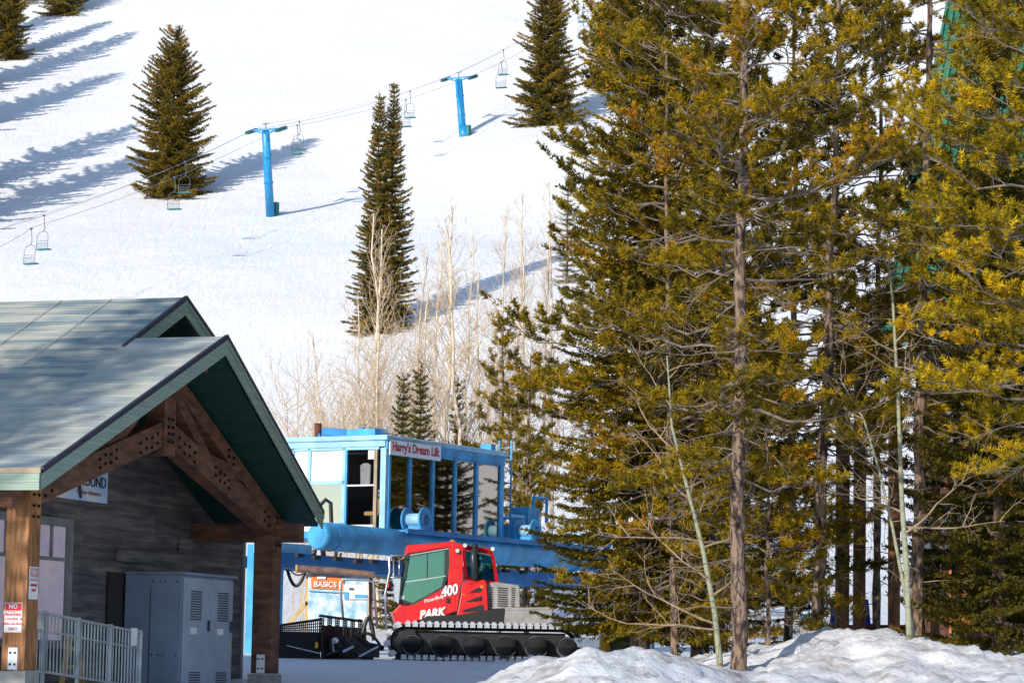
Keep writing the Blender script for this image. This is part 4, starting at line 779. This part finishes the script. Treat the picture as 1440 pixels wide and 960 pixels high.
def spruce(base, H, R_, seed, label, group=None, sc=1.0, z0=.3, lean=(0,0), leaf='spruce_leaf', power=.85, dens=1.0, per=5, Kn=14, nw=1, narrow=False, lo_slope=-.38, cat='spruce tree', name='spruce_tree', tint=0, nlen=1.0, rag=.5):
    g = random.Random(seed); t = thing(name,label,cat,tuple(base),group=group); path = trunk_path(base-K*.3,H+.3,lean,g,.03*H/15); n = len(path)
    r0_ = H*.0105; MB().tube(path,[r0_*(1.25 if i==0 else 1)*(1-i/(n-1))+.012*sc for i in range(n)],8,).build('trunk', M['bark_dark'], t, smooth=True)
    sh = Sh(); lm = MB(); z = z0; sl = .17*sc
    while z < H-.1:
        tt = z/H; k = per if tt < .85 else 4
        rot = g.uniform(0,6.28)
        bigs = g.random()
        for j in range(k):
            az = rot+6.283*j/k+g.uniform(-.35,.35); L = R_*(1-tt)**power*g.uniform(.6,1.12)*(1+rag*n3(math.cos(az)*1.3+seed,math.sin(az)*1.3,z*3.2/H*2.2))+.12*sc; sl0 = lo_slope+(.55-lo_slope)*tt**1.3+g.uniform(-.1,.1)
            if g.random() < .07: continue
            hd = Vector((math.cos(az),math.sin(az),0)); sdv = Vector((-hd.y,hd.x,0)); c0 = at_path(path, (z+.3)/(H+.3)); ns = 6
            pts = [c0+hd*(L*s/ns)+K*(L*(sl0*s/ns+.22*(s/ns)**2.5))+sdv*g.uniform(-.03,.03)*L for s in range(ns+1)]
            lm.tube(pts,[max(.004,.010*L*(1-s/ns)+.004*sc) for s in range(ns+1)],3,cap=False)
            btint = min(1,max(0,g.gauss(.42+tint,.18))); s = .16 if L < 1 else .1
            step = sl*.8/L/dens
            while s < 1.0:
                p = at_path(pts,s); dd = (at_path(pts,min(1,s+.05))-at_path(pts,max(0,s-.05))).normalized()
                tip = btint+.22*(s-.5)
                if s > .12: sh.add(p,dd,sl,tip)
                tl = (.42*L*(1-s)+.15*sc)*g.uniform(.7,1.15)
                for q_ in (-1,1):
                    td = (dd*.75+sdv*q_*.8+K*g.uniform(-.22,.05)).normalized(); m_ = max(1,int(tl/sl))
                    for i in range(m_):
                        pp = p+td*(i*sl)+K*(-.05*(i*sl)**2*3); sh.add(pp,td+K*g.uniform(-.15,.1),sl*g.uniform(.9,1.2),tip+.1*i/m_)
                s += step*g.uniform(.8,1.2)
        z += .30*sc*g.uniform(.7,1.2)/dens if not narrow else .26*sc*g.uniform(.8,1.2)
    for i in range(10): sh.add(path[-1]-K*(i*.12*sc),Vector((g.uniform(-.5,.5),g.uniform(-.5,.5),1)),sl,.5)
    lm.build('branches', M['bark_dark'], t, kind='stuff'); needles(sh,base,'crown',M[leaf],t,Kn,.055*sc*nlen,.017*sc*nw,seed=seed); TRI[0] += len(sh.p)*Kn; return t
def pine(base, H, R_, seed, label, zc=4, lean=(0,0), leaf='pine_leaf', group=None, r0_=.2, dens=3.4, Kn=26, dead=True, tuft=5, name='pine_tree', cat='pine tree', side=None, tint=0, nw=.024):
    g = random.Random(seed); t = thing(name,label,cat,tuple(base),group=group); path = trunk_path(base-K*.4,H+.4,lean,g,.05,14); n = len(path)
    tk = MB(); rr = [r0_*(1.3 if i==0 else 1.0)*(1-.8*i/(n-1)) for i in range(n)]
    fine = [at_path(path,i/60) for i in range(61)]; fr = [r0_*(1+.28*math.exp(-i*.9))*(1-.8*i/60)*g.uniform(.95,1.05) for i in range(61)]
    tk.tube(fine,fr,12); o = tk.build('trunk', M['bark'], t, smooth=True)
    for v in o.data.vertices: v.co += Vector((n3(v.co.x*9,v.co.z*3),n3(v.co.y*9,v.co.z*3,5),0))*.03
    sh = Sh(); lm = MB(); z = zc
    while z < H-.2:
        tt = (z-zc)/(H-zc); L = R_*(.55+.6*math.sin(math.pi*min(1,tt*.9+.18)))*g.uniform(.5,1.15)*(1-tt**3*.6); az = g.uniform(0,6.283)
        if side is not None and g.random() < .5: az = side+g.uniform(-.7,.7)
        hd = Vector((math.cos(az),math.sin(az),0)); sdv = Vector((-hd.y,hd.x,0)); c0 = at_path(path,(z+.4)/(H+.4)); ns = 7; sl0 = -.35+.75*tt+g.uniform(-.25,.15); wob = [g.uniform(-.07,.07)*L for _ in range(ns+1)]
        pts = [c0+hd*(L*s/ns)+K*(L*(sl0*s/ns+.30*(s/ns)**2)+wob[s]*.6*(s>0))+sdv*wob[s]*(s>0) for s in range(ns+1)]
        lm.tube(pts,[max(.006,.010*L*(1-s/ns)*.85+.005) for s in range(ns+1)],4,cap=False)
        bt = min(1,max(0,g.gauss(.42+tint,.17))); m_ = int(4+L*5.5)
        for i in range(m_):
            s = g.uniform(.28,1) if i else 1; p = at_path(pts,s); dd = (pts[-1]-pts[-3]).normalized()
            td = (dd*g.uniform(.3,.9)+sdv*g.choice((-1,1))*g.uniform(.3,.9)+K*g.uniform(-.15,.5)).normalized() if i else dd
            sl = g.uniform(.22,.6)*min(1.3,.5+L*.3); e = p+td*sl+K*.06; lm.tube([p,p+td*sl*.5,e],[.008,.006,.004],3,cap=False)
            for k in range(tuft):
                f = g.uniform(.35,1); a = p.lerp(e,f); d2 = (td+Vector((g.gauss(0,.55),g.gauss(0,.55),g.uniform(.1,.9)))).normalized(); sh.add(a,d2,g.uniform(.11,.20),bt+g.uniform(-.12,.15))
        z += 1/dens*g.uniform(.5,1.5)
    if dead:
        z = max(1.0,zc*.28)
        while z < zc+5:
            az = g.uniform(0,6.283); c0 = at_path(path,(z+.4)/(H+.4)); twigs(lm, c0, Vector((math.cos(az),math.sin(az),g.uniform(-.35,.15))), g.uniform(.6,2.1), .016, g, 3); z += g.uniform(.12,.42)
    o = lm.build('branches', M['twig_grey'], t, kind='stuff'); needles(sh,base,'crown',M[leaf],t,Kn,.10,nw,fwd=.55,seed=seed,grav=.12); TRI[0] += len(sh.p)*Kn; return t
def twigs(mb, p, d, L, r, g, depth, droop=-.12, n=6, up=0, sides=3):
    d = d.normalized(); pts = [p.copy()]; c = p.copy(); dd = d.copy()
    for i in range(n):
        dd = (dd+Vector((g.gauss(0,.13),g.gauss(0,.13),g.gauss(0,.11)+droop*.3+up*.12))).normalized(); c = c+dd*(L/n); pts.append(c.copy())
    mb.tube(pts,[max(.0035,r*(1-.8*i/n)) for i in range(n+1)],sides if depth > 1 else 3,cap=False)
    if depth > 1:
        for k in range(int(2+L*2.2) if depth > 2 else g.randint(2,4)):
            s = g.uniform(.25,.95); q_ = at_path(pts,s); side_ = dd.cross(Vector((g.gauss(0,1),g.gauss(0,1),g.gauss(0,1)))).normalized()
            twigs(mb,q_,(dd*.8+side_*.8),L*g.uniform(.25,.5)*(1.1-s*.4),r*.5,g,depth-1,droop,4,up)
def aspen(base, H, seed, label, m='aspen_far', r=.1, lean=(0,0), group='bare aspens behind the lift station', z0=.28, spread=.3, tw='twig_far', nb=26, name='aspen_tree', k=1.0):
    g = random.Random(seed); t = thing(name,label,'aspen',tuple(base),group=group); path = trunk_path(base-K*.3,H+.3,lean,g,.12,10)
    MB().tube(path,[r*(1-.85*i/10)+.012 for i in range(11)],8).build('trunk', M[m], t, smooth=True); b = MB()
    for i in range(nb):
        s = z0+(1-z0)*(i+g.random())/nb; p = at_path(path,min(.98,s)); az = g.uniform(0,6.283); L = H*spread*(1.05-s)*g.uniform(.6,1.2)*k+.4
        twigs(b,p,Vector((math.cos(az)*.8,math.sin(az)*.8,g.uniform(.8,1.5))),L,max(.012,r*.35*(1-s*.6)),g,3,0,6,up=.7)
    b.build('branches', M[tw], t, kind='stuff'); return t
def gp(px,D,py=905):
    q_ = P(px,py,D); q_.z = terrain(q_.x,q_.y); return q_
# far trees on the hill
def hillfir(px,py,H,R_,seed,label,**kw):
    q_ = hit(px,py); return spruce(q_,H,R_,seed,label,sc=kw.pop('sc',1.9),leaf='fir_far',Kn=kw.pop('Kn',9),group=None,per=kw.pop('per',7),nlen=1.5,**kw)
hillfir(240,277,15.2,4.3,11,'big lone spruce on the open slope, left of the lift towers',lo_slope=-.25,power=.62,sc=1.9,nw=3.0,dens=1.5)
hillfir(527,468,16.4,2.1,12,'left spire of the twin firs, slightly shorter, on the slope',lo_slope=-.3,power=1.05,sc=1.5,nw=2.8,dens=1.5,name='fir_tree',cat='fir tree')
hillfir(547,464,16.9,2.1,13,'right spire of the twin firs, slightly taller, on the slope',lo_slope=-.3,power=1.05,sc=1.5,nw=2.8,dens=1.5,name='fir_tree',cat='fir tree')
hillfir(770,176,16.5,3.5,14,'dark spruce on the crest right of the upper tower',lo_slope=-.25,power=.7,sc=1.9,nw=3.0,dens=1.5)
hillfir(862,128,15,3.2,15,'spruce beyond the crest tree, partly behind the near pines',lo_slope=-.25,power=.7,sc=1.9,nw=3,dens=1.4)
hillfir(8,84,13,3.2,16,'dark spruce at the upper left edge of the slope',lo_slope=-.2,power=.7,sc=1.9,nw=3,dens=1.3)
hillfir(88,22,13,3.6,17,'spruce cut by the top edge near the upper left corner',lo_slope=-.2,power=.7,sc=1.9,nw=3,dens=1.2)
hillfir(35,8,10,3,18,'spruce tip at the top edge between the two upper left trees',lo_slope=-.2,sc=2.1)
hillfir(797,400,9,1.2,19,'narrow young fir peeping out left of the near spruce',lo_slope=-.2,power=1,sc=1.4,name='fir_tree',cat='fir tree')
sp = hillfir(-75,140,22,5.6,20,'tall spruce standing just outside the left of the picture',sc=2.9,power=.6,Kn=14,nw=3.2)
for px,py,s_ in ((-120,205,1.0),(-105,285,.95),(-160,345,1.1),(-90,85,.8),(-190,235,1.0)):
    o = copy_tree(sp); o.location = hit(px,py); o.scale = (s_,s_,s_); o.rotation_euler.z = px*.1
    o['label'] = 'spruce beyond the left edge of the picture on the slope'; o['group'] = 'spruces beyond the left edge'
sp['group'] = 'spruces beyond the left edge'; sp['label'] = 'spruce beyond the left edge of the picture on the slope'
# trees behind the station
for px,D,top,R_,sd,lab in ((560,114,530,1.2,31,'small dark spruce behind the cabin roof, left of the pair'),(584,112,512,1.3,32,'small dark spruce behind the cabin roof, right of the pair'),(637,116,533,.75,33,'thin young spruce behind the cabin between two aspens')):
    q_ = gp(px,D); H = (P(px,top,D)-q_).z; spruce(q_,H,R_*.9,sd,lab,sc=1.1,power=.9,lo_slope=-.2,per=5,nw=1.8,nlen=1.3,dens=1.2)
for px,D,top,R_,sd,lab in ((700,104,452,1.1,34,'slender young pine behind the ladder'),(740,98,500,1.15,35,'bushy young pine behind the winch frame'),(738,92,610,1.0,36,'low yellow green pine right of the ladder')):
    q_ = gp(px,D); H = (P(px,top,D)-q_).z; pine(q_,H,R_,sd,lab,zc=1.0,dens=7,r0_=.09,Kn=9,dead=False,tuft=6,nw=.035)
for i,(px,D,top,ln,lab) in enumerate(((517,121,322,.2,'bare aspen left of the twin spires with wide low limbs'),(534,116,300,-.6,'bare aspen in front of the twin spires'),(557,124,352,1.0,'leaning bare aspen right of the twin spires'),(621,119,292,.1,'tall bare aspen behind the name sign'),(660,115,318,-1.2,'pale bare aspen with thick trunk right of the name sign'),(690,125,300,.3,'tall bare aspen behind the slender young pine'),(742,122,272,-.5,'bare aspen with broad crown left of the near spruce'),(772,128,255,-.3,'bare aspen half hidden by the near spruce'),(489,126,470,-1.8,'short bare aspen leaning left beside the exhaust stack'),(716,130,350,.2,'thin bare aspen between two taller ones'),(600,130,340,.3,'thin bare aspen between the twin spires and the name sign'),(505,130,420,-.4,'slight bare aspen just left of the twin spires'),(576,122,400,.5,'slight bare aspen rising above the roof vent'),(640,126,330,.4,'slight bare aspen between the two thick trunked ones'),(675,120,385,-.3,'slight bare aspen right of the pale thick trunk'),(458,128,540,-.8,'low bare aspen above the left end of the cabin roof'),(756,132,300,.2,'slight bare aspen between the two beside the near spruce'))):
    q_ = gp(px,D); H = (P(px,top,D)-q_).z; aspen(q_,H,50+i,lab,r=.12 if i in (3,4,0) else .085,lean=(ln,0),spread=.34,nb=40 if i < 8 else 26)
g = random.Random(77); th = MB()
for i in range(34):
    px = g.uniform(388,520) if i < 26 else g.uniform(520,760); D = g.uniform(112,132); q_ = gp(px,D); H = (P(px,g.uniform(500,600) if px > 430 else g.uniform(545,640),D)-q_).z
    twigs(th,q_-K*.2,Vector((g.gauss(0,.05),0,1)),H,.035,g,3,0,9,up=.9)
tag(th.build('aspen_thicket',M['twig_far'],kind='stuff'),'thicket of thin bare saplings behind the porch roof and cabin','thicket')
# near trees
spruce(gp(899,62),17,2.7,101,'large spruce beside the snowcat with boughs down to the snow bank',lo_slope=-.32,power=.7,dens=1.25,per=6,Kn=9,z0=.9,leaf='pine_leaf',nw=2.0,nlen=1.35,tint=-.1,rag=.2)
spruce(gp(985,69),18,2.7,102,'spruce with dark trunk behind the leaning young aspen',lo_slope=-.3,dens=1.1,per=6,Kn=9,z0=1.4,leaf='pine_leaf',nw=2.4,nlen=1.4,tint=-.15)
spruce(gp(1405,57),13,2.4,103,'dark spruce with low spreading boughs at the lower right',lo_slope=-.22,power=.7,Kn=9,z0=.6,per=6,nw=2.0,nlen=1.3,dens=1.25,tint=.1)
spruce(gp(1490,62),15,2.6,104,'dark spruce at the right edge behind the low boughs',lo_slope=-.25,Kn=9,dens=1.1,per=6,z0=.6,nw=2.4,nlen=1.4,tint=-.2)
spruce(gp(1345,70),12,2.0,105,'dark spruce deep in shade left of the lower right spruce',lo_slope=-.25,Kn=9,dens=1.05,per=6,z0=1.6,nw=2.4,nlen=1.4,tint=-.25)
def leanfor(p0,p1,D):
    a = P(*p0,D); b = P(*p1,D); return ((b.x-a.x)/(b.z-a.z))
def npine(px,py,D,topx,H,R_,sd,lab,**kw):
    q_ = P(px,py,D); q_.z = terrain(q_.x,q_.y); k = leanfor((px,py),(topx,0),D); return pine(q_,H,R_,sd,lab,lean=(k*H,0),**kw)
npine(1037,945,52,1045,15.5,2.6,111,'tall pine with bare reddish trunk rising through the centre of the grove',zc=3.4,r0_=.15,dens=6,tuft=8,Kn=14)
npine(1146,918,58,1183,16,2.4,112,'leaning grey trunked pine left of the deck posts',zc=3.7,r0_=.13,dens=5.6,tuft=8,Kn=14)
npine(1286,925,57,1307,16,2.5,113,'golden green pine right of the pale aspen stem',zc=4.0,r0_=.14,leaf='gold_leaf',dens=5.8,tuft=8,Kn=15,side=0,nw=.022)
npine(1078,915,56,1080,5.6,1.15,114,'small bushy young pine with low foliage left of the leaning trunk',zc=.5,r0_=.05,dens=9,tuft=8,Kn=14,dead=False)
npine(1500,915,52,1505,15,2.8,115,'golden pine whose boughs reach in from the right edge',zc=4.2,leaf='gold_leaf',dens=5,tuft=8,Kn=14,side=math.pi)
npine(948,908,60,935,16.5,2.6,116,'bushy pine between the large spruce and the central trunk',zc=1.5,r0_=.075,dens=6.5,tuft=8,Kn=11,nw=.034)
npine(1232,905,68,1240,17,1.9,117,'thin pine behind the deck posts',zc=5.5,r0_=.10,dens=4.2,tuft=7,Kn=10,nw=.038)
npine(1110,905,66,1120,17,2.4,118,'pine behind the leaning grey trunk',zc=1.3,r0_=.11,dens=6.5,tuft=8,Kn=11,nw=.036)
npine(880,905,74,872,19,2.1,119,'pine with pale trunk behind the large spruce',zc=3.5,r0_=.13,dens=5.5,tuft=7,Kn=10,nw=.038)
npine(1010,905,63,1000,16.5,2.4,120,'pine behind the central reddish trunk',zc=1.4,r0_=.11,dens=6.5,tuft=8,Kn=11,nw=.036)
npine(1385,905,66,1400,17,2.2,121,'pine standing before the green lodge roof',zc=5.5,r0_=.12,dens=3.6,tuft=7,Kn=11,nw=.028,leaf='gold_leaf')
npine(1020,905,78,1015,13,2.0,123,'low bushy pine filling the gap behind the central trunk',zc=.8,r0_=.08,dens=6,tuft=7,Kn=10,nw=.03,dead=False)
# foreground young aspens
def stem(name,pts,D,r,label,branches,seed,m='aspen'):
    g = random.Random(seed); w3 = [P(x,y,D) for x,y in pts]; w3[0].z = terrain(w3[0].x,w3[0].y)-.1; t = thing('young_aspen',label,'aspen',tuple(w3[0])); n = len(w3)
    fine = [at_path(w3,i/20) for i in range(21)]; MB().tube(fine,[r*(1-.75*i/20)*g.uniform(.93,1.07) for i in range(21)],8).build('trunk', M[m], t, smooth=True); b = MB()
    for s,dx,dz,L in branches:
        p = at_path(w3,s); twigs(b,p,Vector((dx,g.uniform(-.4,.3),dz)),L,r*.38,g,3,0,8,up=.25,sides=5)
    for i in range(16):
        s = g.uniform(.3,1); p = at_path(w3,s); twigs(b,p,Vector((g.uniform(-1,1),g.uniform(-.5,.5),g.uniform(-.1,.8))),g.uniform(.5,1.5),r*.22,g,3,0,6,up=.1)
    b.build('branches', M['twig'], t, kind='stuff'); return t
stem('a',[(1279,930),(1275,800),(1268,700),(1263,560),(1256,430),(1246,330)],54,.062,'pale green aspen stem with crooked branches reaching right',[(.3,.9,.45,1.6),(.32,1,.15,2.0),(.36,-1,.5,1.6),(.45,-.9,.6,1.5),(.7,-1,.4,1.2),(.72,.8,.9,1.0),(.9,-.6,.9,1.2)],201)
stem('b',[(1288,917),(1276,850),(1255,740),(1236,660),(1215,590),(1180,530)],54.3,.042,'second thinner aspen stem leaning left of the pale one',[(.5,-1,.2,1.3),(.6,-.9,.5,1.4),(.8,-.8,.3,1)],202)
stem('c',[(1014,918),(1005,860),(988,770),(965,680),(945,600),(938,500)],53,.058,'young pale aspen leaning left of the central reddish trunk',[(.14,-1,.05,2.6),(.16,-1,.35,2.2),(.3,-1,.5,2.2),(.42,-1,.3,1.9),(.4,.9,.4,.8),(.55,-.9,.5,1.8),(.7,-.8,.6,1.5),(.25,.9,.5,.8)],203)
# trees standing outside the picture beside the building: they cast the dappled shade on its roof
for i,(x,y,H,R_) in enumerate(((-17.9,32.2,16,2.6),(-18.9,32.6,15.5,2.6),(-23.0,30.0,11.8,2.4),(-21.0,30.6,12.4,2.6))):
    spruce(Vector((x,y,terrain(x,y))),H,R_,300+i,'spruce outside the picture beyond the left end of the building',group='spruces beyond the building',sc=1.8,Kn=12,nw=2.4,per=6,dens=1.2,power=.6) if i < 1 else None
    if i == 0: sb = [o for o in C.objects if o.get('group') == 'spruces beyond the building'][0]
    else:
        o = copy_tree(sb); o.location = (x,y,terrain(x,y)); s_ = H/15; o.scale = (s_,s_,s_); o.rotation_euler.z = i*1.3
for i,(x,y,s_) in enumerate(((26,98,.75),(35,102,.9),(41,112,1.2),(46,116,1.2),(27,91,.8),(52,108,1.3),(61,114,1.1),(36,108,1.2),(70,118,1.3),(48,118,1.3))):
    o = copy_tree(sb); o.location = (x,y,terrain(x,y)); o.scale = (s_,s_,s_); o.rotation_euler.z = i*1.7; o['group'] = 'spruces beyond the right edge'; o['label'] = 'spruce outside the picture on its right, mirrored in the cabin glass'
print('foliage tris', TRI[0])
